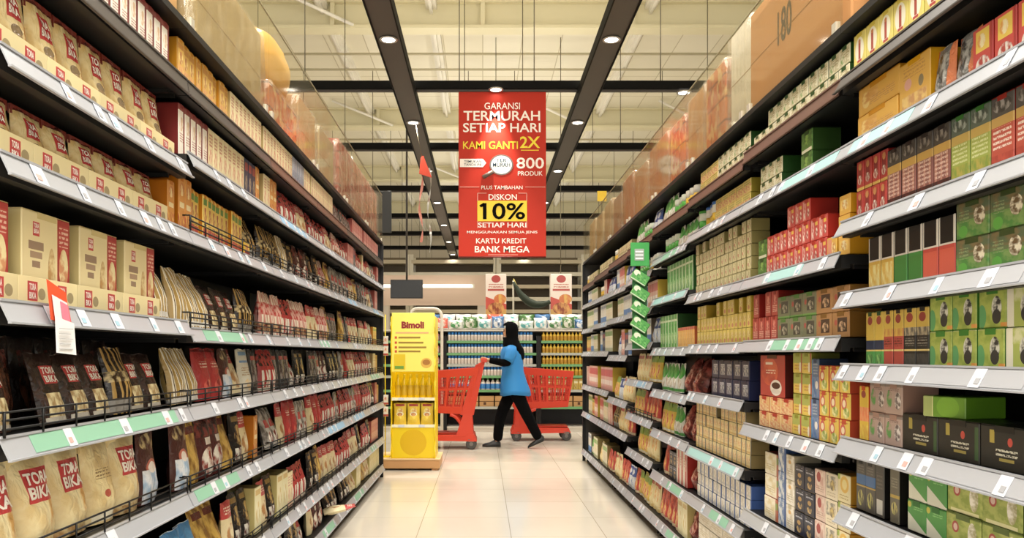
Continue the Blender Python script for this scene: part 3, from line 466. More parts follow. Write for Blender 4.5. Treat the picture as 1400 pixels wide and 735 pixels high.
D('crt', 'biscuit_box', 'biscuit box', 'tall cream and green box', 'box', .065, .2, .12, '#dcd6bc', [('r', .5, .8, .9, .2, '#7aa84a'), ('n', .5, .45, .34, .2, '#c8a860', '#e6e0c8', 4), ('r', .5, .1, 1, .14, '#b8b890')], side='#8a7a48', opt=dict(lid=1))
D('wbt', 'biscuit_box', 'biscuit box', 'tall white and blue box', 'box', .065, .2, .12, '#dcdcd8', [('r', .5, .2, 1, .3, '#3a78b8'), ('n', .5, .55, .34, .2, '#c8b890', '#e6e4dc', 4), ('r', .5, .85, .8, .14, '#8a9ab0')], side='#6a5a48', opt=dict(lid=1))

LIDC = {}
def proto(key):
    if key in PROTO: return PROTO[key]
    d = DES[key]; w, h, dp, o = d['w'], d['h'], d['d'], d['opt']
    front = pack('print_'+key, d['base'], d['shapes'], d['rough'], d['mottle'], .5 if d['shape'] == 'pouch' else 0)
    side = mat('side_'+key, d['side'] or d['base'], d['rough'])
    out = []
    tmat = mat('white_print', '#f4ece0', .5)
    for var in range(3 if d['shape'] == 'pouch' else 1):
        mb = MB(); kids = []; surf = None
        if d['shape'] == 'box':
            mb.cbox(0, w, 0, dp, 0, h, .0022, 0, 1)
            if o.get('lid'):
                l = MB(); l.box(.001, w-.001, .0005, dp-.001, h, h+.0012); l.box(w*.3, w*.7, -.0007, .001, h-.013, h+.0012)
                kids.append(('lid_flap', l.mesh('lid_flap', side)))
        elif d['shape'] == 'tray':
            t = .003
            mb.cbox(0, w, 0, t, 0, h, .0008, 0, 1); mb.box(0, w, dp-t, dp, 0, h, 1); mb.box(0, t, t, dp-t, 0, h, 1); mb.box(w-t, w, t, dp-t, 0, h, 1); mb.box(t, w-t, t, dp-t, 0, t, 1)
        elif d['shape'] == 'pouch':
            surf = pouch(mb, w, h, dp, 1.3+var*2.7+len(key)*.9, True, o.get('corr', 0), o.get('ruffle', 0))
            if o.get('seal'):
                l = MB(); k = []
                for i in range(9):
                    x = w*(.02+.96*i/8); l.v += [(x, dp*.5-.0035+.001*(i % 2), h-.028), (x, dp*.5-.0035+.001*(i % 2), h+.004), (x, dp*.5+.004, h+.004), (x, dp*.5+.004, h-.028)]
                for i in range(8):
                    a = i*4
                    for q in range(4): l.face((a+q, a+4+q, a+4+(q+1) % 4, a+(q+1) % 4), 0)
                l.face((0, 1, 2, 3)); l.face((35, 34, 33, 32))
                kids.append(('top_seal', l.mesh('top_seal', mat('seal_'+key, o['seal'], .35))))
        elif d['shape'] == 'can':
            c = (w/2, w/2); r = w/2
            mb.lathe([(r*.94, 0), (r, .004), (r, h*.18)], 18, 0, c); mb.lathe([(r*1.004, h*.18), (r*1.004, h*.55)], 18, 1, c); mb.lathe([(r, h*.55), (r, h*.86), (r*.96, h*.88)], 18, 0, c)
            side = mat('band_'+key, o['c2'], .35)
            l = MB(); l.lathe([(r*1.03, h*.87), (r*1.03, h*.985), (r*.95, h)], 18, 0, c); kids.append(('lid', l.mesh('lid', mat('lid_'+key, o['lid'], .35))))
        if o.get('text'):
            l = MB()
            for s, u0, u1, v0, v1 in o['text']: letter(l, s, u0*w, u1*w, v0*h, v1*h, -.0016 if surf else -.0005, 0, .03, surf)
            kids.append(('brand_lettering', l.mesh('brand_lettering', tmat)))
        if o.get('text') and key == 'ctray':
            kids.pop(); tx = o['text']
            for a in (0, 2):
                l = MB()
                for s, u0, u1, v0, v1 in tx[a:a+2]: letter(l, s, u0*w, u1*w, v0*h, v1*h, -.0005, 0, .03)
                kids.append(('brand_lettering', l.mesh('brand_lettering', tmat)))
        out.append((mb.mesh(key, [front, side]), kids))
    PROTO[key] = out
    return out

COUNT = {}
def put(key, loc, rot, where, group, near=True):
    d = DES[key]; vs = proto(key); me, kids = random.choice(vs)
    o = obj(d['name'], me, None, loc, rot)
    tag(o, f"{d['look']}, {where}", d['cat'], group)
    for nm, km in kids:
        if near: obj(nm, km, o)
    return o

# ---------------------------------------------------------------- gondola shelving
def side_point(sd, s, d, z):
    return (-(XL+d), s, z) if sd == 'L' else (XR+d, s, z)
XL, XR = .94, 1.09
DEPTH = .45
steel = mat('charcoal_shelf_steel', '#1b1a19', .5, .2)
steel2 = mat('black_frame_steel', '#0e0d0d', .5, .2)
railw = mat('pale_price_rail', '#a3a5aa', .28)
raild = mat('dark_price_rail', '#4d4846', .35)
railbr = mat('brown_price_rail', '#6b4f46', .4)
teal = mat('teal_paper_strip', '#9fc6c4', .5); green = mat('green_paper_strip', '#86b49a', .5); greyp = mat('grey_paper_strip', '#a3a4a8', .5); bluep = mat('blue_paper_strip', '#8fb4cf', .5)
tagw = mat('white_price_ticket', '#d4d6dc', .45); tagr = mat('red_price_mark', '#d8a49c', .5); tagb = mat('blue_price_mark', '#9abccc', .5)
wirem = mat('black_wire', '#121110', .4, .4)

def smesh(sd, mb):
    "mirror local (s, d, z) shelf geometry to world axes of its side"
    if sd == 'L':
        mb.v = [(-d, s, z) for s, d, z in mb.v]
    else:
        mb.v = [(d, s, z) for s, d, z in mb.v]; mb.f = [tuple(reversed(f)) for f in mb.f]; mb.uv = [list(reversed(u)) for u in mb.uv]
    return mb
BAYNAME = {}
def shelf_unit(sd, i, s0, s1, levels, deck, label, dark=(0,), guard=(), last=False, papers=None, brown=False, jut=0):
    t = empty('shelving_unit', side_point(sd, s0, 0, 0), label=label, cat='shelf unit', group='black gondola shelving on the %s of the aisle' % ('left' if sd == 'L' else 'right'))
    W = s1-s0
    def P(name, mb, m, parent=t): return smesh(sd, mb).build(name, m, parent)
    mb = MB(); mb.box(.001, W-.001, DEPTH-.02, DEPTH, .04, deck-.02); P('back_panel', mb, steel)
    for a in ([.0132, W-.0132] if last else [.0132]):
        mb = MB(); mb.box(a-.012, a+.012, DEPTH-.07, DEPTH-.021, .0, deck-.02)
        mb.box(a-.004, a+.004, .02, DEPTH-.07, .06, .09)
        P('upright', mb, steel2)
    if last:
        mb = MB(); mb.box(W+.014, W+.03, .03, DEPTH, .12, deck); P('end_panel', mb, mat('end_panel_grey', '#3a3835', .5))
        mb = MB(); mb.box(W+.005, W+.028, -.004, .028, .0, deck-.02); P('end_post', mb, steel2)
    mb = MB(); mb.box(.001, W-.001, .10, DEPTH-.08, .0, .055); mb.box(.03, .055, .035, .1, 0, .06); mb.box(W-.055, W-.03, .035, .1, 0, .06); P('base_plinth', mb, steel2)
    mb = MB(); mb.box(.001, W-.001, -.0, DEPTH, deck-.022, deck); P('top_deck', mb, steel2)
    rnd = random.Random(i*31+(7 if sd == 'L' else 3))
    n = len(levels)
    for k, z in enumerate(levels):
        base = k == n-1
        mb = MB(); mb.box(.003, W-.003, .004, DEPTH-.03, z-.032, z-.004); mb.box(.003, W-.003, .004, .03, z-.045, z-.032)
        mb.box(.02, .03, .05, DEPTH-.08, z-.045, z-.032); mb.box(W-.03, W-.02, .05, DEPTH-.08, z-.045, z-.032)
        sh = P('shelf', mb, steel)
        hgt = .042; out = .02 if k > 0 else .006
        if sd == 'R' and i == 1: out = .024; hgt = .044
        zt = z+.002; rm = raild if k in dark and not brown else (railbr if k in dark else railw)
        def strip(a, b, off, f0, f1, th=.003):
            m_ = MB(); za, zb = zt-hgt*f1, zt-hgt*f0; da, db = -out*f1-off, -out*f0-off
            m_.hexa([(a, da, za), (b, da, za), (b, da+th, za), (a, da+th, za), (a, db, zb), (b, db, zb), (b, db+th, zb), (a, db+th, zb)])
            return m_
        m_ = strip(.004, W-.004, 0, 0, 1)
        m_.box(.004, W-.004, -.004, .003, zt-.001, zt+.004); m_.box(.004, W-.004, -out-.005, -out+.003, zt-hgt-.004, zt-hgt)
        P('price_rail', m_, rm, sh)
        if k not in dark or sd == 'R':
            if k not in dark and rnd.random() < .6:
                a = rnd.uniform(.02, .3)*W; b = min(W-.03, a+rnd.uniform(.25, .6)*W); c = rnd.choice([green, greyp, greyp, greyp, greyp, bluep])
                if papers and k in papers: a, b, c = papers[k][0]*W, papers[k][1]*W, papers[k][2]
                P('paper_strip', strip(a, b, .0015, .06, .92, .001), c, sh)
            if k not in dark:
                pos = .02
                for q in range(rnd.randint(3, 6)):
                    pos += rnd.uniform(.03, .26)
                    if pos > W-.06: break
                    w_ = rnd.choice((.034, .04, .045)); m_ = strip(pos, pos+w_, .003, .04, .96, .001); nf = len(m_.f)
                    m2 = strip(pos+w_*.15, pos+w_*.55, .0045, .5, .78, .001)
                    kk = m_.add(m2.v)
                    for f in m2.f: m_.face([kk+x for x in f], 1)
                    P('price_ticket', m_, [tagw, rnd.choice([tagr, tagb, greyp, greyp])], sh); pos += w_
        if k in guard:
            m_ = MB(); top = .05
            for zz in (.016, .034, top): m_.tube([(.012, -.002, zt+zz), (W-.012, -.002, zt+zz)], .0026, 5)
            q = .012
            while q < W:
                m_.tube([(q, -.0055, zt), (q, -.0055, zt+top)], .0034 if q < .02 else .0026, 5); q += (W-.024)/7-.0001
            for a in (.012, W-.012): m_.tube([(a, -.002, zt+top), (a, .02, zt+top)], .0026, 5)
            P('wire_guard', m_, wirem, sh)
    return t

def price(sd): return -PI/2 if sd == 'R' else PI/2
SHELFN = ['top', 'second', 'third', 'fourth', 'fifth', 'sixth', 'seventh', 'eighth', 'ninth']
def fill(sd, bay, s0, s1, z, gap, lev, spec, bayname, near=True, start=.018):
    """spec: tokens  key*columns x layers  with optional flags: ~ loose, / leaning, ^ uneven top, >d set back by d cm;  _n gap in cm;  T<n> trays with bags; U<n> trays with cartons"""
    s = s0+start; rz = PI/2 if sd == 'L' else -PI/2
    seen = {}
    def one(key, s, d, z, lean=0, yaw=0, layer=None):
        w = DES[key]['w']
        if sd == 'L': p = side_point(sd, s, d, z)
        else: p = side_point(sd, s+w, d, z)
        c = seen[(key, layer)] = seen.get((key, layer), 0)+1
        lay = '' if layer is None else f' {layer} layer,'
        where = f"{nth(c)} from front,{lay} {SHELFN[lev]} shelf, {bayname}"
        return put(key, p, (lean, 0, rz+yaw), where, f"{DES[key]['name'].replace('_', ' ')} row, {SHELFN[lev]} shelf, {bayname}", near)
    d0 = .034
    for tok in spec.split():
        if tok[0] == '_': s += float(tok[1:])/100; continue
        if tok[0] == '@': s = s0+float(tok[1:])/100; continue
        if tok[0] in 'TU' and tok[1:].isdigit():
            for q in range(int(tok[1:])):
                if s+.245 > s1: break
                one('ctray', s, d0, z)
                if tok[0] == 'T':
                    for ss in (.004, .123):
                        b_ = one('cbag', s+ss, d0+.018, z+.0088, -.035); b_.scale.z = min(1, (gap-.066)/.216)
                else:
                    one('cbox', s+.03, d0+.01, z+.0045)
                s += .247
            continue
        flags = ''.join(c for c in tok if c in '~/^!'); tk = ''.join(c for c in tok if c not in '~/^!')
        back = 0
        if '>' in tk: tk, b = tk.split('>'); back = float(b)/100
        key, _, r = tk.partition('*'); cols, _, lay = r.partition('x'); cols = int(cols or 1); lay = int(lay or 1)
        D_ = DES[key]; lift = 0
        for q in range(cols):
            if s+D_['w'] > s1-.008: break
            nl = lay
            if '^' in flags: nl = max(1, lay-random.choice((0, 0, 0, 1)))
            names = {1: [None], 2: ['bottom', 'top'], 3: ['bottom', 'middle', 'top']}.get(lay) or ['bottom']+[nth(x+1) for x in range(1, lay-1)]+['top']
            dd = d0+back+(random.uniform(0, .016) if '~' in flags else 0)
            for l in range(nl):
                zz = z+l*(D_['h']+.0015)
                if lay > 1 and l and zz+D_['h'] > z+gap-(.034 if lev else .01): break
                lean = random.uniform(-.30, -.16) if '/' in flags else (random.uniform(-.10, -.02) if D_['shape'] == 'pouch' else 0)
                zz += .8*D_['d']*math.sin(abs(lean)) if D_['shape'] == 'pouch' else 0
                yaw = random.uniform(-.06, .06) if D_['shape'] == 'pouch' or '~' in flags else random.uniform(-.012, .012)
                o_ = one(key, s, dd+(.004*random.random() if l else 0), zz, lean, yaw, names[l] if lay > 1 else None)
                if l == 0 and D_['h'] > gap-(.062 if lev else .02): o_.scale.z = (gap-(.062 if lev else .02))/D_['h']
            s += D_['w']+(.004 if D_['shape'] != 'pouch' else -.004)
# ---------------------------------------------------------------- left side of the aisle
LS = [2.02, 1.755, 1.545, 1.255, .985, .71, .38, .12]
LS2 = [2.02, 1.795, 1.545, 1.235, .985, .71, .38, .12]
DECKL, DECKR = 2.21, 2.15
def bays(sd, starts, levels, deck, rows, names, **kw):
    n = len(names)
    for i in range(n):
        s0, s1 = starts[i], starts[i+1]
        lv = levels[i]
        side = 'left' if sd == 'L' else 'right'
        g = kw['guard'](i) if 'guard' in kw else ()
        shelf_unit(sd, i+1, s0, s1, lv, deck, f'black {side}-hand shelving unit, {names[i].split()[0]} bay along the aisle', guard=g, last=i == n-1,
                   papers=kw.get('papers', {}).get(i), brown=(sd == 'R' and i >= 1) or (sd == 'L' and i in (2, 3)))
        for k, spec in enumerate(rows[i]):
            up = deck-.02 if k == 0 else lv[k-1]
            fill(sd, i, s0, s1, lv[k], up-lv[k], k, spec, names[i], near=i < 3)

LN = [f'{nth(i)} left bay' for i in range(1, 7)]
L_ROWS = [
    ['_42 mar*9 yel*2', '@-.5 T4', '@-6 T4 org*1', '@-12 U4 gsach*2/', 'dpouch*1/ dbig*1>6 dpouch*3/ dsach*1/ dpouch*3/ gsach*2~ @2 dbig*7>15', 'bigbag*3 backbag*1 bigbag*1 brnw*1', '_45 blwh*4/'],
    ['yel*9~ crbx*8', 'mar*5 crbx*8 navyb*3 org*3', 'org*2 yred*11~ ysml*1 dsach*3/', 'gsach*3/ dpouch*3/ dsach*2~ rsach*3', 'gsach*2/ red*2 brnw*1 crred*1/ crblu*2 grysac*1', 'brnw*1 gold*1 brred*2 gold*1/ blackg*1 crred*1~ blwh*1/ org*1', 'blwh*2/ gold*2/ crred*1 blackg*2 bisc*2 redblk*2'],
    ['crbx*10 bgry*5 crbx*5', 'crbx*2 org*2 red*1 redblk*3~ crred*2 redblk*2', 'dsach*3~ gsach*1 blackg*2~ brred*2', 'rsach*3 redblk*2 rsach*3', 'redblk*2 grysac*3~ silv*1/ blackg*2', '_12 silv*2/ crred*1 red*2 silv*2 redblk*2', 'crred*1 blackg*1 bisc*2 crbx*2 redblk*3', 'crred*2/ brred*2/ blackg*2 silv*1/'],
    ['crbx*12 grysac*4', 'redblk*4~ crred*2 _4 rsach*2~ mar*2', 'blackg*2 rsach*2~ gold*1 silv*3~', 'crred*2 rsach*2 gold*1 grysac*3~', 'grysac*2 silv*1 brred*2~ blackg*3', 'crred*1 red*2 redblk*4~ silv*2', 'blackg*2 gold*1 crred*4~ redblk*3', 'crred*1 brred*2 _18 blackg*3/ redblk*1'],
    ['grysac*4 pink*8', 'redblk*2 pink*4 navyb*2 redblk*3 crbx*3', 'silv*3~ crred*2 gold*1 grysac*2~', 'gold*1 grysac*2 red*1/ crred*3~', 'silv*1 red*2~ crred*2 redblk*3~', 'redblk*4~ silv*2 red*3', 'redblk*3 crred*4~ blackg*2', '_4 blackg*3/ crred*2/ bisc*2 gold*1'],
    ['pink*14', 'redblk*2 crred*3~ silv*2 pink*3', 'silv*2 crred*2 grysac*2 pink*3', 'crred*3~ silv*2 yred*4', 'redblk*3 silv*2 crbx*3 yel*2', 'redblk*4 blackg*2 pink*2 yel*2', 'redblk*3 blackg*1 pink*7', 'gold*1 crred*2 bisc*6'],
]
pap = {0: {1: (.0, .02, greyp), 2: (.46, .74, teal), 4: (.10, .88, green), 5: (.0, .02, greyp), 3: (.5, .52, greyp)}, 1: {4: (.05, .36, green), 5: (.05, .5, green)}}
bays('L', [1.56+k for k in range(7)], [LS]+[LS2]*5, DECKL, L_ROWS, LN, papers=pap,
     guard=lambda i: (4, 5) if i == 0 else ((2, 3, 4, 5, 6) if i < 5 else (3, 4)))

# ---------------------------------------------------------------- right side of the aisle
RN = [f'{nth(i)} right bay' for i in range(1, 9)]
RLV = [[1.985, 1.775, 1.55, 1.335, 1.12, .90, .69, .42, .13], [1.985, 1.775, 1.46, 1.205, .865, .51, .13], [1.965, 1.775, 1.46, 1.20, .955, .67, .42, .13],
       [1.95, 1.75, 1.50, 1.19, .93, .68, .415, .13], [1.93, 1.70, 1.46, 1.23, .97, .72, .456, .13], [1.92, 1.68, 1.45, 1.145, .79, .54, .13],
       [1.9, 1.68, 1.44, 1.18, .83, .54, .13], [1.88, 1.68, 1.42, 1.18, .83, .54, .13]]
# spec runs from the near end to the far end
R_ROWS = [
    ['_30 ybag*8', '_2 redy*4x2 slo*2 gbox*1 ygold*2x2', '_2 redt*3 lime*2 dkred*4 redsm*4x2', '_2 olive*3x2 bkr*2 bkg*2 bky*2', '_2 limew*2x2 limeb*3x2 tyk*2 tyr*2 tyg*2', '_2 grnl*1 blk*2x1 blk*1x1 pgr*2x2 yor*2 wht*1 orw*1', '_2 lred*3x3 gwt*2x2 _4 dkgo*1 _3 dkg*1 dkbl*2', '_30 lred*2 gwt*3'],
    ['crgr*11x2^', '_28 dgr*1x3 _18 crgr*3x3', 'yst*1x3 _1 yrb*1x1 rbx*2x2 rbx*3x3^ rbx*3x2 dgr*1x2', 'brw*2x2 ggr*1x3 ggr*2x3 rtea*3x2^ rtea*2x2', 'yflo*3x4 blu*1x2 ylgn*2x4 orsm*3x2', 'ycr*1x3 gyw*1x3 pkw*1x3 nav*2x4 whm*1x3 blw*1x3 crst*2x3', '_20 whm*4x3 wbl*4x3'],
    ['crgr*6x2 yg3*6x3^', 'yg3*5x3 can*2~ can*1~ cang*2', 'csm*14x5^', 'ysm*16x3^', '_2 nvw*5x3 _20', 'cs2*14x4^', 'wbl*12x4^', 'wlg*4x3'],
    ['can*3~ cang*3~ gpc*3', 'gpc*4 cang*4', '_3 gbx*8', 'orb*9 _1 gbx*6', 'mesh*2/ _2 gpc*5', 'mesh*2 gpc*2 yfo*3', 'mesh*1/ rth*3 nav*2x2 redn*3', 'mesh*1 bisc*2 redn*5'],
    ['blpk*2 cang*3 gpc*3', 'can*4~ _4 cang*3', 'pkbx*4 blpk*4', 'blpk*2 wbt*2 _3 cryl*4', 'yfo*3 cryl*4', 'redn*5 yfo*3', '_5 cryl*3 yfo*3', 'cryl*3 yfo*4~ redn*1'],
    ['csm*10x2 can*2', 'blpk*3 pkbx*3 wbt*2', 'wbt*5 crt*4', 'wbt*2 navyb*3 pkbx*2 blpk*2', 'cryl*4 blpk*2 yfo*2', 'redn*2 cryl*4 _2 dsach*2', 'blpk*2 redn*3 cryl*3'],
    ['csm*12x2', 'blpk*3 rth*2 can*3', 'crt*5 wbt*5', 'crt*6 navyb*3 wbt*2', 'pkbx*9', 'rth*3 crt*4 pkbx*3', 'redn*3 crt*4 cryl*3'],
    ['csm*10x2 can*2', 'crt*6 wbt*4', 'wbt*4 crt*7', 'crt*4 wbt*3 yred*6', 'pkbx*8 rth*3', 'pkbx*3 yred*3 crt*4', 'crt*4 gpc*2 wbt*3'],
]
rp = {0: {1: (.55, .9, teal), 2: (0, .01, greyp)}, 1: {1: (.0, .5, teal), 2: (.3, .7, teal)}, 2: {3: (.1, .9, green), 5: (.05, .95, teal), 4: (.0, .01, greyp)}, 3: {2: (.05, .95, teal), 3: (.1, .6, green), 6: (.1, .5, green)}}
bays('R', [1.50, 2.45, 3.36, 4.26, 5.16, 6.06, 6.96, 7.86, 8.74], RLV, DECKR, R_ROWS, RN, papers=rp, guard=lambda i: (5,) if i == 4 else ())

# single products lying out of line
put('rtin', side_point('R', 3.26, .035, .865+.124), (0, 0, -PI/2), 'standing on small orange boxes, second right bay', 'red carton on orange boxes')
put('grnf', side_point('R', 2.03, .02, .90+.097), (0, 0, -PI/2+.25), 'on the black boxes of the sixth shelf, first right bay', 'green boxes lying on black boxes')

def lay(key, loc, rot, look, group): 
    o = put(key, loc, rot, 'x', group); o['label'] = look; return o
lay('crred', (-1.02, 5.11, .188), (-1.38, 0, -PI/2+.25), 'cream and red pouch sticking out over the edge of the lowest left shelf', 'fallen pouch')

# ---------------------------------------------------------------- clear guards along the tops, and what stands behind them
def clear_plastic():
    m = bpy.data.materials.new('clear_guard_plastic'); m.use_nodes = True
    N = m.node_tree.nodes; L = m.node_tree.links; N.remove(N['Principled BSDF'])
    tr = N.new('ShaderNodeBsdfTransparent'); tr.inputs[0].default_value = (.96, .94, .88, 1)
    gl = N.new('ShaderNodeBsdfGlossy'); gl.inputs['Roughness'].default_value = .06
    df = N.new('ShaderNodeBsdfDiffuse'); df.inputs[0].default_value = lin('#d9cfae')
    lw = N.new('ShaderNodeLayerWeight'); lw.inputs[0].default_value = .35
    a = N.new('ShaderNodeMixShader'); b = N.new('ShaderNodeMixShader'); b.inputs[0].default_value = .035
    mm = N.new('ShaderNodeMath'); mm.operation = 'MULTIPLY'; mm.inputs[1].default_value = .17
    L.new(lw.outputs['Fresnel'], mm.inputs[0]); L.new(mm.outputs[0], a.inputs[0])
    L.new(tr.outputs[0], a.inputs[1]); L.new(gl.outputs[0], a.inputs[2]); L.new(a.outputs[0], b.inputs[1]); L.new(df.outputs[0], b.inputs[2])
    L.new(b.outputs[0], N['Material Output'].inputs[0]); return m
def film_plastic():
    m = bpy.data.materials.new('stretch_film'); m.use_nodes = True
    N = m.node_tree.nodes; L = m.node_tree.links; N.remove(N['Principled BSDF'])
    tr = N.new('ShaderNodeBsdfTransparent'); gl = N.new('ShaderNodeBsdfGlossy'); gl.inputs['Roughness'].default_value = .16
    df = N.new('ShaderNodeBsdfDiffuse'); df.inputs[0].default_value = lin('#e8e0d0')
    t = N.new('ShaderNodeTexCoord'); mp = N.new('ShaderNodeMapping'); mp.inputs['Scale'].default_value = (3, 3, 1.2); n = N.new('ShaderNodeTexNoise'); n.inputs['Scale'].default_value = 5; n.inputs['Detail'].default_value = 4
    L.new(t.outputs['Object'], mp.inputs[0]); L.new(mp.outputs[0], n.inputs['Vector'])
    bp = N.new('ShaderNodeBump'); bp.inputs['Strength'].default_value = .9; bp.inputs['Distance'].default_value = .03; L.new(n.outputs[0], bp.inputs['Height']); L.new(bp.outputs[0], gl.inputs['Normal'])
    r = N.new('ShaderNodeMapRange'); r.inputs['From Min'].default_value = .45; r.inputs['From Max'].default_value = .75; r.inputs['To Min'].default_value = .03; r.inputs['To Max'].default_value = .26; L.new(n.outputs[0], r.inputs['Value'])
    a = N.new('ShaderNodeMixShader'); a.inputs[0].default_value = .13; b = N.new('ShaderNodeMixShader'); L.new(r.outputs[0], b.inputs[0])
    L.new(tr.outputs[0], a.inputs[1]); L.new(gl.outputs[0], a.inputs[2]); L.new(a.outputs[0], b.inputs[1]); L.new(df.outputs[0], b.inputs[2])
    L.new(b.outputs[0], N['Material Output'].inputs[0]); return m
GUARD = clear_plastic(); FILM = film_plastic()
clipm = mat('guard_clip', '#c9c3b4', .3, .4)
def guard_panel(sd, s0, s1, z0, z1, label):
    t = empty('clear_guard_panel', side_point(sd, s0, 0, z0), label=label, cat='plastic guard', group='clear plastic guards on top of the %s shelves' % ('left' if sd == 'L' else 'right'))
    W = s1-s0
    def P(name, mb, m): return smesh(sd, mb).build(name, m, t)
    mb = MB(); mb.box(.004, W-.004, .004, .008, 0, z1-z0); P('clear_sheet', mb, GUARD)
    mb = MB(); mb.box(.004, W-.004, .0035, .0085, z1-z0, z1-z0+.006); P('top_edge', mb, mat('guard_edge', '#8d8465', .3))
    for a in (.05, W-.05):
        mb = MB(); mb.box(a-.015, a+.015, .0, .014, -.001, .03); P('clip', mb, clipm)
for i in range(6):
    if i == 0: continue
    a = 1.56+i; guard_panel('L', a, a+1, DECKL, 2.645, f'clear plastic guard on top of the {LN[i]}')
rs = [1.50, 2.45, 3.36, 4.26, 5.16, 6.06, 6.96, 7.86, 8.74]
for i in range(1, 8): guard_panel('R', rs[i], rs[i+1], DECKR, 2.55, f'clear plastic guard on top of the {RN[i]}')

kraft = ['#b98d58', '#c49a64', '#ad8350', '#c9a877']
tape = mat('tan_packing_tape', '#a67c48', .25)
def carton(sd, s0, s1, d0, d1, z, h, label, col, group=None, film=True, stripes=None, word=None, name='carton', cat='carton', sideshape=None):
    t = empty(name, side_point(sd, s0, d0, z), label=label, cat=cat, group=group or f'cartons stored on top of the {"left" if sd == "L" else "right"} shelves')
    W, Dp = s1-s0, d1-d0
    def P(nm, mb, m, par=t): return smesh(sd, mb).build(nm, m, par)
    mb = MB()
    mb.cbox(.008, W-.008, .012, Dp-.012, .001, h, .006)
    m = mat('kraft_'+col.strip('#'), col, .75, vary=.07) if not stripes else stripes
    # side print faces the aisle: -d is the front
    body = P('carton_body' if name == 'carton' else 'pack_body', mb, m)
    if name == 'carton':
        mb = MB(); mb.box(.0075, W-.0075, Dp*.5-.025, Dp*.5+.025, h, h+.001)
        mb.box(.007, .0085, Dp*.5-.025, Dp*.5+.025, h*.7, h+.001); mb.box(W-.0085, W-.007, Dp*.5-.025, Dp*.5+.025, h*.7, h+.001)
        P('packing_tape', mb, tape)
        mb = MB(); mb.box(.01, W-.01, .0105, .0122, h*.5-.001, h*.5+.001); P('flap_seam', mb, tape)
    if word:
        mb = MB(); letter(mb, word[0], W-word[1], W-word[2], word[3], word[4], 0)
        mb.v = [(W-x, .0108, zz) if sd == 'R' else (x, .0108, zz) for x, y, zz in mb.v]
        P('carton_print', mb, mat('faded_black_print', '#4a3a22', .8))
    if film:
        mb = MB(); rnd = random.Random(int(s0*100)); rings = []
        for zz, g in ((.0, 0), (h*.15, .004), (h*.35, .001), (h*.55, .005), (h*.8, .002), (h*.97, .004), (h+.006, -.01)):
            ring = []
            for (a, b), (c, e) in (((0, 0), (W, 0)), ((W, 0), (W, Dp)), ((W, Dp), (0, Dp)), ((0, Dp), (0, 0))):
                for q in range(6):
                    f = q/6; x = a+(c-a)*f; y = b+(e-b)*f; k = 1 if zz > h else 0
                    j = g+.004*rnd.random()-.004
                    x += (x-W/2)/W*2*j; y += (y-Dp/2)/Dp*2*j
                    ring.append((x, y, zz))
            rings.append(ring)
        mb.loft(rings, 0, False, True, True)
        P('stretch_film', mb, FILM)
    return t
def pstripe(name, cols):
    """wrapped retail packs seen from the side: rows of printed packs"""
    if name in MATS: return MATS[name]
    m = bpy.data.materials.new(name); m.use_nodes = True; N = m.node_tree.nodes; L = m.node_tree.links; b = N['Principled BSDF']
    t = N.new('ShaderNodeTexCoord'); br = N.new('ShaderNodeTexBrick'); mp = N.new('ShaderNodeMapping'); mp.inputs['Rotation'].default_value = (PI/2, 0, PI/2)
    br.offset = .0; br.inputs['Scale'].default_value = 1; br.inputs['Brick Width'].default_value = .12; br.inputs['Row Height'].default_value = .11; br.inputs['Mortar Size'].default_value = .006
    sx = N.new('ShaderNodeSeparateXYZ'); cx = N.new('ShaderNodeCombineXYZ'); L.new(t.outputs['Object'], sx.inputs[0]); L.new(sx.outputs[1], cx.inputs[0]); L.new(sx.outputs[2], cx.inputs[1])
    L.new(cx.outputs[0], br.inputs['Vector'])
    for k, c in zip(('Color1', 'Color2', 'Mortar'), cols): br.inputs[k].default_value = lin(c)
    n = N.new('ShaderNodeTexNoise'); n.inputs['Scale'].default_value = 14; L.new(t.outputs['Object'], n.inputs['Vector'])
    mx = N.new('ShaderNodeMix'); mx.data_type = 'RGBA'; r = N.new('ShaderNodeMapRange'); r.inputs['From Min'].default_value = .5; r.inputs['From Max'].default_value = .62; L.new(n.outputs[0], r.inputs['Value'])
    L.new(r.outputs[0], mx.inputs[0]); L.new(br.outputs['Color'], mx.inputs[6]); mx.inputs[7].default_value = lin(cols[3]); L.new(mx.outputs[2], b.inputs['Base Color'])
    b.inputs['Roughness'].default_value = .25; MATS[name] = m; return m
PRED = pstripe('pink_red_wrapped_packs', ('#b8463e', '#b03a34', '#86221e', '#d8948a'))
PORG = pstripe('orange_red_wrapped_packs', ('#cf7034', '#c45824', '#8a3a18', '#e4bc80'))
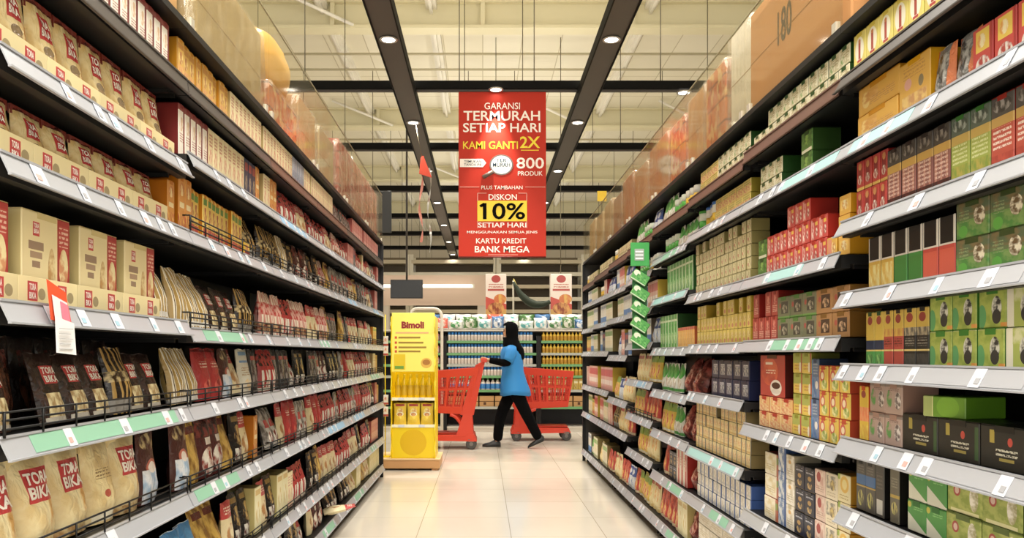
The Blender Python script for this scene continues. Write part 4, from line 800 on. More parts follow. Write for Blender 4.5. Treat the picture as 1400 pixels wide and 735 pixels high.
# left tops
carton('L', 2.40, 2.78, .10, .40, DECKL, .40, 'tan carton behind the nearest clear guard on top of the left shelves', '#c49a64', film=False)
carton('L', 2.84, 3.68, .06, .42, DECKL, .40, 'film-wrapped pale carton on top of the second left bay', '#b39a68')
def sack(sd, s0, s1, d, z, h, label, col):
    t = empty('wrapped_sack', side_point(sd, s0, d, z), label=label, cat='sack', group='wrapped sacks on top of the shelves')
    W = s1-s0; mb = MB(); rings = []
    for i in range(11):
        f = i/10; zz = h*(.004+.996*f); g = (.86+.3*math.sin(PI*min(1, f*1.05))**.6)*(1 if f < .75 else max(.16, 1-((f-.75)/.25)**2*.85))
        rings.append([(W/2+W*.5*g*math.copysign(abs(math.cos(a))**.6, math.cos(a))*(1+.03*noise.noise((a*2, f*4, s0))), .17+.15*g*math.copysign(abs(math.sin(a))**.6, math.sin(a))*(1+.05*noise.noise((a*2, f*5, s0+3))), zz) for a in [2*PI*k/22 for k in range(22)]])
    mb.loft(rings, 0, True, True)
    smesh(sd, mb).build('sack_body', mat('sack_'+col.strip('#'), col, .28, vary=.08), t)
    mb = MB(); mb.tube([(W/2+.05*math.cos(a), .17+.035*math.sin(a), h*.985) for a in [2*PI*k/12 for k in range(13)]], .008, 6); smesh(sd, mb).build('neck_tie', mat('brown_tie', '#6a4a20', .6), t)
sack('L', 3.76, 4.28, .06, DECKL+.238, .30, 'golden yellow wrapped sack on top of the third left bay', '#d9a646')
carton('L', 3.76, 4.34, .05, .36, DECKL, .23, 'low orange-red wrapped pack under the golden sack', '#000', stripes=PORG, name='wrapped_pack', cat='wrapped pack')
carton('L', 4.40, 4.86, .06, .42, DECKL, .37, 'tan carton on top of the third left bay beyond the orange pack', '#c9a877')
carton('L', 4.92, 5.40, .05, .42, DECKL, .35, 'film-wrapped pale carton before the pink packs on the left top', '#bfae86')
for q, (a, b) in enumerate(((5.48, 5.98), (6.02, 6.50), (6.54, 7.02), (7.06, 7.47))):
    carton('L', a, b, .03, .40, DECKL, .42, f'tall bundle of pink-red packs on the left top, {nth(q+1)} of four', '#000', stripes=PRED, group='pink-red wrapped bundles on the left top', name='wrapped_pack', cat='wrapped pack')
# right tops
carton('R', 1.7, 2.38, .05, .42, DECKR, .40, 'tan carton on top of the first right bay', '#c4a070', film=False)
carton('R', 2.44, 3.38, .02, .42, DECKR, .42, 'big brown carton with faded black print on top of the second right bay', '#b88450', word=('180', .62, .48, .17, .30), film=False)
carton('R', 3.44, 3.74, .05, .40, DECKR, .47, 'bundle in cloudy white film on top of the third right bay', '#e4dece')
carton('R', 3.78, 4.12, .04, .40, DECKR, .40, 'orange-red film-wrapped bundle on top of the third right bay', '#000', stripes=PORG, name='wrapped_pack', cat='wrapped pack')
carton('R', 4.16, 4.52, .05, .42, DECKR, .41, 'tan carton on top of the fourth right bay', '#c49a64')
carton('R', 4.58, 4.96, .05, .40, DECKR, .38, 'film-wrapped orange bundle on top of the fourth right bay', '#000', stripes=PORG, name='wrapped_pack', cat='wrapped pack')
for q, (a, b, h, c) in enumerate(((5.0, 5.56, .40, '#b98d58'), (5.62, 6.1, .37, '#c49a64'), (6.16, 6.62, .41, '#b07c48'), (6.68, 7.1, .36, '#a86a3a'), (7.16, 7.62, .40, '#c09a68'), (7.7, 8.14, .38, '#c8a468'), (8.2, 8.66, .40, '#d0ac70'))):
    carton('R', a, b, .05, .42, DECKR, h, f'brown carton on the right top, {nth(q+1)} in the far row of seven', c)
# ---------------------------------------------------------------- hanging red banner
BX0, BX1, BZ0, BZ1, BY = px(627, 0, 8.6)[0], px(746.5, 0, 8.6)[0], px(0, 351, 8.6)[2], px(0, 125, 8.6)[2], 8.6
t = empty('hanging_banner', ((BX0+BX1)/2, BY, BZ0), label='big red sale banner hanging from the black track over the aisle', cat='banner')
BW, BH = BX1-BX0, BZ1-BZ0
bl = lambda x: -BW/2+(x-133)/335*BW
bz = lambda y: BH-(y-38)/642*BH
mb = MB(); mb.cbox(-BW/2, BW/2, -.006, .006, 0, BH, .002); mb.build('banner_sheet', mat('banner_red', '#b42a14', .55, spec=.25), t)
mb = MB(); mb.tube([(-BW/2, 0, BH), (BW/2, 0, BH)], .012, 8); mb.build('top_rod', mat('rod_dark_red', '#6a1a12', .4), t)
mb = MB(); mb.tube([(-BW/2, 0, 0), (BW/2, 0, 0)], .009, 8); mb.build('bottom_rod', mat('rod_dark_red', '#6a1a12', .4), t)
for x in (-BW*.35, BW*.35):
    mb = MB(); mb.tube([(x, 0, BH), (x, 0, ZR-BZ0+.001)], .004, 6); mb.build('hanger_wire', wire_m, t)
WH = mat('banner_white', '#f1e8dc', .5); YL = mat('banner_yellow', '#e8cf1e', .5); BK = mat('banner_black', '#0d0a07', .8, spec=.05); YR = mat('banner_yellow_panel', '#e6c31c', .5); GYB = mat('banner_grey_blue', '#2f4552', .7, spec=.1)
for s, x0, x1, y0, y1, m, b in (('GARANSI', 232, 368, 82, 108, WH, .012), ('TERMURAH', 152, 445, 114, 152, WH, .03), ('SETIAP HARI', 150, 447, 161, 197, WH, .03), ('KAMI GANTI', 150, 360, 232, 262, YL, .02),
                                ('2X', 368, 445, 213, 258, YL, .04), ('800', 355, 460, 295, 338, WH, .03), ('PRODUK', 360, 455, 348, 365, WH, .02), ('PLUS TAMBAHAN', 220, 378, 404, 418, WH, .01), ('DISKON', 248, 356, 437, 459, WH, .02),
                                ('10%', 226, 388, 471, 535, BK, .035), ('SETIAP HARI', 208, 392, 547, 566, WH, .02), ('MENGGUNAKAN SEMUA JENIS', 165, 435, 579, 592, WH, .015), ('KARTU KREDIT', 200, 392, 608, 628, WH, .02), ('BANK MEGA', 195, 405, 638, 663, WH, .03),
                                ('TEMUKAN', 154, 220, 306, 315, GYB, .02), ('TANDA INI', 154, 220, 318, 327, GYB, .02), ('TER', 277, 317, 299, 312, GYB, .03), ('MURAH', 264, 330, 315, 331, GYB, .03)):
    mb = MB(); yq = -.0105 if m in (BK, GYB) else -.0075; letter(mb, s, bl(x0), bl(x1), bz(y1), bz(y0), yq, 0, b*.45)
    if s == '10%': k = mb.add([(bl(218), yq, bz(488)), (bl(231), yq, bz(484)), (bl(231), yq, bz(471)), (bl(227), yq, bz(471)), (bl(212), yq, bz(481))]); mb.face([k+q for q in range(5)])
    mb.build('lettering', m, t)
mb = MB(); mb.box(bl(372), bl(440), -.0075, -.006, bz(268), bz(265)); mb.build('underline', YL, t)
mb = MB(); mb.box(bl(205), bl(395), -.008, -.006, bz(542), bz(462)); mb.build('discount_panel', YR, t)
mb = MB()
for a, b, c, d in ((137, 212, 408, 410), (388, 465, 408, 410), (205, 240, 432, 434), (362, 395, 432, 434), (205, 207, 432, 462), (393, 395, 432, 462), (205, 207, 542, 568), (393, 395, 542, 568), (246, 360, 671, 673)):
    mb.box(bl(a), bl(b), -.0075, -.006, bz(d), bz(c))
mb.build('rule_line', mat('banner_pale_line', '#e0a898', .5), t)
mb = MB(); k = mb.add([(bl(138), -.008, bz(332)), (bl(226), -.008, bz(332)), (bl(239), -.008, bz(316)), (bl(226), -.008, bz(300)), (bl(138), -.008, bz(300))]); mb.face([k+i for i in range(5)]); mb.build('arrow_tag', WH, t)
cx_, cz_, r_ = bl(297), bz(323), 38/335*BW
mb = MB(); mb.loft([[(cx_+r*1.05*math.cos(a), y, cz_+r*.92*math.sin(a)) for a in [2*PI*k/32 for k in range(32)]] for r, y in ((r_*1.14, -.006), (r_*1.14, -.009), (r_, -.009), (r_, -.0085))], 0, False, False, False)
mb.tube([(bl(264), -.008, bz(350)), (bl(226), -.008, bz(372))], .022, 8); mb.build('magnifier_icon', mat('magnifier_grey', '#6a5a50', .4), t)
mb = MB(); k = mb.add([(cx_+r_*1.05*math.cos(a), -.0085, cz_+r_*.92*math.sin(a)) for a in [2*PI*k/32 for k in range(32)]]); mb.face([k+i for i in range(32)]); mb.build('lens_disc', mat('lens_white', '#e8e8e4', .3), t)

# ---------------------------------------------------------------- hanging streamers, signs beyond the left end
def ribbon(pts, w, ph):
    mb = MB(); n = len(pts); k = 0
    for i, p in enumerate(pts):
        a = ph+i*.55; dx, dy = w*math.cos(a), w*math.sin(a); mb.v += [(p[0]-dx, p[1]-dy, p[2]), (p[0]+dx, p[1]+dy, p[2])]
    for i in range(n-1): mb.face((2*i, 2*i+1, 2*i+3, 2*i+2), 0, None, True)
    return mb
sx, sy = -.82, 9.5
t = empty('paper_streamer', (sx+.12, sy, 2.36), label='thin red and grey paper streamer hanging beside the left ceiling rail', cat='streamer')
for nm, off, m, z0, w, ph in (('red_ribbon', -.03, mat('ribbon_red', '#d89082', .5), .12, .016, 0), ('silver_ribbon', .07, mat('ribbon_silver', '#b8b4a8', .3, .5), 0, .013, 1.2)):
    mb = ribbon([(off+.02*math.sin(i*.6), .01*math.cos(i*.8), z0+(1.0-z0)*i/16) for i in range(17)], w, ph)
    mb.build(nm, m, t)
mb = MB(); mb.hexa([(-.05, -.02, .93), (.10, -.02, .88), (.10, .02, .88), (-.05, .02, .93), (-.03, -.01, 1.12), (.0, -.01, 1.14), (.0, .01, 1.14), (-.03, .01, 1.12)]); mb.build('paper_knot', mat('knot_orange', '#d8482a', .5), t)
mb = MB(); mb.tube([(-.02, 0, 1.12), (-.10, 0, ZL-2.36+.03)], .004, 5); mb.build('hanger_wire', wire_m, t)

yb = 9.6
t = empty('aisle_post', (px(513, 0, yb)[0], yb, 0), label='tall grey post with black sign board beyond the end of the left shelves', cat='sign post')
x0 = 0; sx_ = FPX/yb
mb = MB(); mb.box(-.05, .05, -.03, .03, 0, 2.72); mb.build('post', mat('post_grey_beige', '#9a937c', .5), t)
mb = MB(); mb.cbox(-.13, .20, -.055, -.033, 1.15+(485-319)/sx_, 1.15+(485-262)/sx_, .004); mb.build('sign_board', mat('sign_black', '#1e1d1a', .5), t)
p = px(823, 268, 8.69)
t = empty('yellow_sign', (p[0], p[1], DECKR), label='small yellow sign rising above the far cartons on the right', cat='sign')
mb = MB(); mb.cbox(-.05, .05, -.004, .004, p[2]-DECKR-.055, p[2]-DECKR+.055, .001); mb.build('sign_plate', mat('sign_yellow', '#e2bd12', .4), t)
mb = MB(); mb.tube([(0, .01, 0), (0, .01, p[2]-DECKR)], .008, 6); mb.build('sign_rod', wire_m, t)
mb = MB(); mb.box(-.06, .06, -.03, .05, -.0, .012); mb.build('sign_foot', wire_m, t)
p = px(480, 211, 7.4)
t = empty('yellow_sign', (-1.2, 7.505, DECKL), label='small yellow sign behind the pink bundles on the left top', cat='sign')
mb = MB(); mb.cbox(-.05, .05, -.004, .004, .47, .58, .001); mb.build('sign_plate', MATS['sign_yellow'], t)
mb = MB(); mb.tube([(0, .01, 0), (0, .01, .52)], .008, 6); mb.build('sign_rod', wire_m, t)

# promo slip hanging off the fourth left shelf
p = px(40, 428, 1.70)
t = empty('shelf_talker', (-.914, 1.70, 1.30), PI/2, label='white and orange promotion slip clipped to the fourth left shelf', cat='price sign')
mb = MB(); mb.hexa([(-.002, -.003, -.075), (.085, -.003, -.085), (.085, -.002, -.085), (-.002, -.002, -.075), (-.006, .004, .01), (.070, .004, -.012), (.070, .005, -.012), (-.006, .005, .01)]); mb.build('orange_card', mat('card_orange', '#d8502c', .5), t)
mb = MB(); mb.hexa([(.010, -.006, -.072), (.074, -.006, -.082), (.074, -.005, -.082), (.010, -.005, -.072), (.006, -.001, -.022), (.068, -.001, -.036), (.068, 0, -.036), (.006, 0, -.022)]); mb.build('pale_panel', mat('card_pale', '#e4dce0', .5), t)
mb = MB(); mb.hexa([(.038, -.0075, -.072), (.070, -.0075, -.078), (.070, -.0065, -.078), (.038, -.0065, -.072), (.036, -.003, -.034), (.066, -.003, -.041), (.066, -.002, -.041), (.036, -.002, -.034)]); mb.build('pink_patch', mat('card_pink', '#d47a8e', .5), t)
mb = MB(); mb.hexa([(.004, -.012, -.145), (.086, -.012, -.150), (.086, -.011, -.150), (.004, -.011, -.145), (.006, -.008, -.068), (.084, -.008, -.080), (.084, -.007, -.080), (.006, -.007, -.068)]); mb.build('white_slip', mat('slip_white', '#e8e8e8', .5), t)
mb = MB()
for q in range(5): mb.box(.014, .070-(q % 2)*.01, -.0135, -.012, -.094-q*.011, -.0925-q*.011)
mb.build('print_line', mat('print_grey', '#b0b0b2', .6), t)

# ---------------------------------------------------------------- green hanging clip strip with little boxes
ys = 5.16
t = empty('clip_strip', (1.008, ys, 1.19), label='bright green hanging strip with header card on the right shelves', cat='clip strip')
gm = mat('strip_green', '#3f9a4c', .4); gd = mat('strip_dark_green', '#246a30', .4)
mb = MB(); mb.box(-.045, .05, .02, .026, .0, .50); mb.build('backing_strip', gd, t)
mb = MB(); mb.cbox(-.06, .06, -.004, .004, .53, .68, .003); mb.build('header_card', gm, t)
mb = MB(); mb.box(-.035, .025, -.0065, -.0045, .565, .64); mb.build('header_label', mat('header_grey', '#9aa29a', .5), t)
mb = MB()
for q in range(3): mb.box(-.03, .02, -.008, -.0066, .573+q*.022, .582+q*.022)
mb.build('header_print', mat('header_white', '#e8ece8', .5), t)
mb = MB(); mb.tube([(0, .01, .5), (0, .01, .69)], .004, 5); mb.tube([(0, .01, .685), (.06, .03, .69)], .004, 5); mb.build('hook', wirem, t)
pack('print_sachet_green', '#4f9a48', [('e', .2, .7, .2, .26, '#d8dcc4'), ('p', .6, .4, .7, .6, '#6ab05a', '#3a8a3c', 5), ('r', .5, .05, 1, .1, '#cfe0c0')])
for q in range(5):
    o = MB(); o.cbox(-.055, .055, -.018, .018, -.034, .034, .003)
    o.build('tea_sachet_box', [MATS['print_sachet_green']], None, (1.008, ys-.002, 1.245+q*.1), label=f'small green box slanting on the hanging strip, {nth(5-q)} from its header', cat='tea box', group='green boxes on the hanging strip').rotation_euler = (0, math.radians(33), 0)

# ---------------------------------------------------------------- yellow oil display stand
Y0 = 8.0; sc = Y0/FPX
xw0, xw1 = px(527, 0, Y0)[0]-.12, px(601, 0, Y0)[0]
t = empty('wooden_platform', ((xw0+xw1)/2, Y0+.28, 0), label='low pale wooden platform under the yellow display stand', cat='platform')
hw = (xw1-xw0)/2
mb = MB(); mb.cbox(-hw, hw, -.27, .30, .02, .105, .004); mb.build('platform_body', mat('wood_edge', '#b98a58', .5, vary=.1), t)
mb = MB(); mb.cbox(-hw-.005, hw+.005, -.275, .305, .105, .118, .003); mb.build('platform_top', mat('wood_top', '#dcbd8c', .45, vary=.06), t)
for x in (-hw+.05, hw-.05):
    mb = MB(); mb.box(x-.03, x+.03, -.25, .28, 0, .02); mb.build('runner', mat('wood_edge', '#b98a58', .5), t)
YEL = mat('stand_yellow', '#efd000', .35); YEL2 = mat('stand_deep_yellow', '#d8ae00', .35); YELP = mat('stand_pale_yellow', '#f4e56a', .4)
xs0, xs1 = px(535, 0, Y0)[0], px(594, 0, Y0)[0]; cw = (xs1-xs0)/2; cx = (xs0+xs1)/2; zb = .118
t = empty('display_stand', (cx, Y0+.26, zb), label='yellow cooking oil display stand at the end of the left shelves', cat='display stand')
zz = lambda y: CAM_H+(485-y)*sc-zb
mb = MB(); mb.cbox(-cw, cw, -.22, .22, 0, zz(583), .004); mb.build('base_box', mat('stand_gold', '#e8c80a', .4), t)
mb = MB(); k = mb.add([(.0+cw*.62*math.cos(a), -.2215, zz(605)+.13*math.sin(a)) for a in [2*PI*k/24 for k in range(24)]]); mb.face([k+i for i in range(24)]); mb.build('round_print', YEL2, t)
for i, y in enumerate((545, 582)):
    mb = MB(); mb.box(-cw, cw, -.22, .22, zz(y)-.02, zz(y)); tr = mb.build('tray', YEL, t)
    mb = MB(); mb.box(-cw, cw, -.226, -.2205, zz(y)-.018, zz(y)+.012); mb.build('tray_lip', mat('stand_white', '#efe9c8', .4), tr)
    for x in (-cw*.55, cw*.4):
        mb = MB(); mb.box(x-.03, x+.03, -.2285, -.2262, zz(y)-.016, zz(y)+.01); mb.build('price_ticket', tagw, tr)
mb = MB(); mb.cbox(-cw, cw, .19, .22, zz(583), zz(508), .003); mb.build('back_board', YEL, t)
for sgn in (-1, 1):      # side wings with the wavy outline of bottle shapes
    mb = MB(); pts = []
    for i in range(41):
        z = zz(583)*0+(zz(432))*i/40; pts.append((z, -.22-.02-.018*math.sin(i*1.05)))
    for i in range(40):
        (z0, y0), (z1, y1) = pts[i], pts[i+1]
        a, b = sgn*cw+(-.008 if sgn < 0 else 0), sgn*cw+(0 if sgn < 0 else .008)
        mb.hexa([(a, y0, z0), (b, y0, z0), (b, .22, z0), (a, .22, z0), (a, y1, z1), (b, y1, z1), (b, .22, z1), (a, .22, z1)])
    mb.build('side_wing', YEL, t)
mb = MB(); mb.cbox(-cw, cw, -.226, -.206, zz(508), zz(427), .004); hb = mb.build('header_board', YELP, t)
hx = lambda x: -cw+(x-537)/(594-537)*2*cw
mb = MB(); letter(mb, 'Bimoli', hx(550), hx(580), zz(448.5), zz(439), -.2285, 0, .05); mb.build('brand_lettering', mat('brand_dark_red', '#8e1a22', .5), hb)
mb = MB(); mb.box(hx(542), hx(586), -.2275, -.2262, zz(455.5), zz(453.5)); mb.build('tag_line', mat('pale_pink_print', '#e0a878', .5), hb)
for q, y in enumerate((461, 468, 474.5, 480)):
    mb = MB(); mb.box(hx(546), hx(575+(q % 3)*4), -.2275, -.2262, zz(y+1.2), zz(y-1.2)); mb.build('print_line', mat('brown_print', '#9a7a2a', .5), hb)
    mb = MB(); mb.box(hx(541), hx(544), -.2275, -.2262, zz(y+1.6), zz(y-1.6)); mb.build('bullet', mat('bullet_orange', '#c8502a', .5), hb)
mb = MB(); mb.box(hx(540), hx(555), -.2275, -.2262, zz(505), zz(484)); mb.build('bottle_print', mat('stand_mid_yellow', '#e0c020', .5), hb)
mb = MB(); mb.box(hx(541), hx(553), -.2285, -.2276, zz(504), zz(500)); mb.build('green_print', mat('green_print', '#6a9a3a', .5), hb)
mb = MB(); k = mb.add([(hx(583)+.055*math.cos(a), -.2275, zz(496)+.05*math.sin(a)) for a in [2*PI*k/20 for k in range(20)]]); mb.face([k+i for i in range(20)]); mb.build('dish_print', mat('dish_orange', '#dcae4a', .5), hb)
mb = MB(); k = mb.add([(hx(583)+.038*math.cos(a), -.2285, zz(495)+.028*math.sin(a)) for a in [2*PI*k/20 for k in range(20)]]); mb.face([k+i for i in range(20)]); mb.build('dish_print', mat('dish_brown', '#a8702a', .5), hb)

oil = mat('yellow_oil', '#e2bc12', .15); cap = mat('yellow_cap', '#f0d428', .35)
def bottle_meshes(key, w, h, body, capm, paper):
    if key in PROTO: return PROTO[key]
    r = w/2; mb = MB(); mb.lathe([(r*.9, 0), (r, h*.03), (r, h*.30), (r*.93, h*.36), (r, h*.42), (r, h*.62), (r*.55, h*.80), (r*.32, h*.86), (r*.32, h*.90)], 14)
    c = MB(); c.lathe([(r*.42, h*.88), (r*.42, h*.985), (r*.36, h)] if key != 'whiteb' else [(r*.86, h*.70), (r*.86, h*.97), (r*.7, h)], 12)
    l = MB(); l.lathe([(r*1.02, h*.12), (r*1.02, h*.54)], 14)
    l.f = l.f[:14]; l.mi = l.mi[:14]; l.sm = l.sm[:14]; l.uv = l.uv[:14]
    PROTO[key] = (mb.mesh(key, body), c.mesh(key+'_cap', capm), l.mesh(key+'_label', paper)); return PROTO[key]
def bottle(key, loc, label, cat, group, name='bottle', kids=True, **kw):
    b, c, l = bottle_meshes(key, **kw)
    o = obj(name, b, None, loc, None, label=label, cat=cat, group=group)
    if kids: obj('cap', c, o); obj('label', l, o)
    return o
for q in range(6):
    bottle('oilb', (cx-cw+.055+q*.063, Y0+.12, zb+zz(545)+.003), f'yellow cooking oil bottle on the upper tray of the yellow stand, {nth(q+1)} from its left', 'oil bottle', 'oil bottles on the yellow stand', 'oil_bottle', w=.058, h=.24, body=oil, capm=cap, paper=mat('oil_label', '#c9a22a', .4))
D('oilp', 'oil_pouch', 'oil pouch', 'yellow oil pouch', 'pouch', .13, .22, .07, '#e2c01a', [('n', .5, .62, .26, .14, '#c8862a', '#f0dc80', 4), ('e', .5, .5, .3, .1, '#e8dcb0'), ('n', .5, .48, .2, .08, '#8a4a1a', '#c88a3a', 4), ('r', .5, .9, .7, .1, '#a82a2a')], rough=.2)
for q in range(3):
    put('oilp', (cx-cw+.012+q*.136, Y0+.062, zb+zz(582)+.005), (-.06, 0, 0), f'lower tray of the yellow stand, {nth(q+1)} from its left', 'oil pouches on the yellow stand')
# white sachets clipped to the stand's left side
for q, y in enumerate((466, 479, 546, 562)):
    p = px(526.5, y, 8.15)
    mb = MB(); pouch(mb, .07, .10, .02, q+.5)
    mb.build('hanging_sachet', pack('print_hang', '#e0d8cc', [('n', .5, .6, .3, .2, '#c86a3a', '#ecdcc0', 4), ('r', .5, .12, 1, .2, '#b8402c')]), None, (p[0]-.035, p[1]-.02, p[2]-.05), label=f'white sachet hanging beside the yellow stand, {nth(q+1)} from the top', cat='sachet', group='white sachets hanging beside the yellow stand')
mb = MB(); mb.tube([(px(526.5, 0, 8.15)[0], 8.165, .119), (px(526.5, 0, 8.15)[0], 8.165, 1.56)], .006, 6); mb.box(px(526.5, 0, 8.15)[0]-.05, px(526.5, 0, 8.15)[0]+.05, 8.12, 8.21, .1185, .13)
tag(mb.build('hanging_rod', mat('stand_yellow', '#efd000'), None), 'thin yellow rod holding white sachets beside the yellow stand', 'rod')

# ---------------------------------------------------------------- shopping carts
REDP = mat('cart_red_plastic', '#bf331a', .38); REDD = mat('cart_dark_red_plastic', '#b02a12', .4)
rub = mat('grey_wheel_rubber', '#3f3c3a', .6); hub = mat('wheel_hub', '#6a6460', .4); GRYH = mat('cart_handle_grey', '#4a4644', .4)
def bil(P, s, t): return (P[0]*(1-s)+P[1]*s)*(1-t)+(P[3]*(1-s)+P[2]*s)*t
def patch(mb, P, s0, s1, t0, t1, th, mi=0):
    n = (P[1]-P[0]).cross(P[3]-P[0]).normalized()*th
    q = [bil(P, s0, t0), bil(P, s1, t0), bil(P, s1, t1), bil(P, s0, t1)]
    mb.hexa([q[0], q[1], q[1]+n, q[0]+n, q[3], q[2], q[2]+n, q[3]+n], mi)
def grid_panel(mb, P, nb, rim, foot, bw, th=.012, mid=True):
    patch(mb, P, 0, 1, 1-rim, 1, th); patch(mb, P, 0, 1, 0, foot, th)
    for i in range(nb+1):
        c = i/nb; a = max(0, c-bw/2); b = min(1, c+bw/2)
        if i == 0: b = bw
        if i == nb: a = 1-bw
        patch(mb, P, a, b, foot, 1-rim, th)
    if mid: patch(mb, P, 0, 1, .52, .57, th*.9)
V = Vector
def cart(loc, rz, label):
    """nose along +x, handle near x=0"""
    t = empty('shopping_cart', loc, rz, label=label, cat='shopping cart', group='red plastic shopping carts')
    # basket corners: rear bottom, front bottom, front top, rear top
    for sg in (-1, 1):
        P = [V((.22, sg*.21, .43)), V((.86, sg*.17, .46)), V((.94, sg*.19, .93)), V((.07, sg*.27, 1.0))]
        mb = MB(); grid_panel(mb, P, 7, .17, .16, .035, .012*-sg); mb.build('basket_side', REDP, t)
        # translucent-looking inner lattice
        mb = MB()
        for i in range(1, 22): patch(mb, [p+V((0, -sg*.004, 0)) for p in P], i/22-.006, i/22+.006, .16, .83, .005*-sg)
        for j in range(1, 9): patch(mb, [p+V((0, -sg*.004, 0)) for p in P], .03, .97, .16+j*.074-.006, .16+j*.074+.006, .005*-sg)
        mb.build('basket_lattice', REDD, t)
        # rear upright arm from handle to chassis
        A = [V((.0, sg*.272, 1.085)), V((.12, sg*.275, 1.02)), V((.30, sg*.225, .42)), V((.14, sg*.225, .42))]
        mb = MB(); patch(mb, A, 0, 1, 0, 1, .03*-sg)
        mb.hexa([V((.14, sg*.225, .16)), V((.36, sg*.225, .16)), V((.36, sg*.195, .16)), V((.14, sg*.195, .16)), V((.16, sg*.225, .425)), V((.27, sg*.225, .425)), V((.27, sg*.195, .425)), V((.16, sg*.195, .425))])
        mb.build('rear_upright', REDP, t)
        # curved hoop brace below the basket
        mb = MB(); pts = [(.27+.17-.17*math.cos(a), sg*.2, .175+.25*math.sin(a)) for a in [PI*.02+PI*.46*k/10 for k in range(11)]]
        mb.tube(pts, .022, 8); mb.build('hoop_brace', REDP, t)
    P = [V((.86, -.17, .46)), V((.86, .17, .46)), V((.94, .19, .93)), V((.94, -.19, .93))]
    mb = MB(); grid_panel(mb, P, 5, .17, .16, .05, -.012); mb.build('basket_front', REDP, t)
    P = [V((.22, -.21, .43)), V((.22, .21, .43)), V((.07, .27, 1.0)), V((.07, -.27, 1.0))]
    mb = MB(); grid_panel(mb, P, 5, .12, .16, .05, .012); mb.build('basket_rear_gate', REDP, t)
    mb = MB(); mb.hexa([(.22, -.21, .425), (.86, -.17, .455), (.86, .17, .455), (.22, .21, .425), (.22, -.21, .44), (.86, -.17, .47), (.86, .17, .47), (.22, .21, .44)]); mb.build('basket_floor', REDD, t)
    mb = MB(); mb.tube([(.0, -.29, 1.09), (.0, .29, 1.09)], .017, 12); mb.build('handle', GRYH, t)
    for sg in (-1, 1):
        mb = MB(); mb.cbox(-.022, .05, sg*.29-.02, sg*.29+.02, 1.06, 1.11, .008, front=False); mb.build('handle_bracket', REDP, t)
    mb = MB(); mb.hexa([(.10, -.235, .10), (.90, -.19, .11), (.90, .19, .11), (.10, .235, .10), (.13, -.23, .185), (.87, -.185, .175), (.87, .185, .175), (.13, .23, .185)]); mb.build('chassis', REDP, t)
    mb = MB(); mb.box(.30, .86, -.15, .15, .186, .20); mb.build('lower_tray', REDD, t)
    for x in (.17, .84):
        for sg in (-1, 1):
            y = sg*(.20 if x < .5 else .165); c = MB()
            c.hexa([(x-.03, y-.025, .09), (x+.03, y-.025, .09), (x+.03, y+.025, .09), (x-.03, y+.025, .09), (x-.04, y-.03, .125), (x+.04, y-.03, .125), (x+.04, y+.03, .125), (x-.04, y+.03, .125)])
            f = c.build('caster', hub, t)
            w = MB(); w.loft([[(x+r*math.cos(a), y+d, .068+r*math.sin(a)) for a in [2*PI*k/18 for k in range(18)]] for r, d in ((.05, -.021), (.067, -.016), (.067, .016), (.05, .021))]); w.build('wheel', rub, f)
            w = MB(); w.loft([[(x+.024*math.cos(a), y+d, .068+.024*math.sin(a)) for a in [2*PI*k/12 for k in range(12)]] for d in (-.025, .025)]); w.build('wheel_hub', hub, f)
cart((.03, 10.0, 0), PI, 'red plastic shopping cart being pushed by the person in blue')
cart((.28, 10.95, 0), 0, 'red plastic shopping cart standing behind the person in blue')

# ---------------------------------------------------------------- the person
def skin_mesh(name, joints, edges, material, parent=None, levels=2, root=0):
    me = bpy.data.meshes.new(name); me.from_pydata([j[0] for j in joints], edges, []); me.update()
    o = bpy.data.objects.new(name, me); C.objects.link(o)
    md = o.modifiers.new('skin', 'SKIN'); md.use_smooth_shade = True
    for i, j in enumerate(joints):
        r = j[1]; r = (r, r) if not isinstance(r, tuple) else r
        me.skin_vertices[0].data[i].radius = r; me.skin_vertices[0].data[i].use_root = i == root
    s = o.modifiers.new('sub', 'SUBSURF'); s.levels = levels; s.render_levels = levels
    bpy.context.view_layer.update()
    nm = bpy.data.meshes.new_from_object(o.evaluated_get(bpy.context.evaluated_depsgraph_get()))
    bpy.data.objects.remove(o); bpy.data.meshes.remove(me)
    nm.name = name; nm.materials.clear(); nm.materials.append(material)
    for p in nm.polygons: p.use_smooth = True; p.material_index = 0
    return obj(name, nm, parent)
PY = 10.0
SKIN = mat('warm_skin', '#b98562', .5)
hz = 1.092
def J(x, y, z, r): return ((x, PY+y, z), r)
joints = [J(.375, 0, .84, .105), J(.37, 0, 1.0, .098), J(.355, 0, 1.17, .105), J(.35, 0, 1.27, .062), J(.34, 0, 1.345, .048), J(.325, 0, 1.42, .070), J(.33, 0, 1.50, .066)]
edges = [(0, 1), (1, 2), (2, 3), (3, 4), (4, 5), (5, 6)]
def chain(start, pts):
    a = start
    for p in pts: joints.append(p); edges.append((a, len(joints)-1)); a = len(joints)-1
    return a
# nose, chin
chain(5, [J(.252, 0, 1.425, .012)])
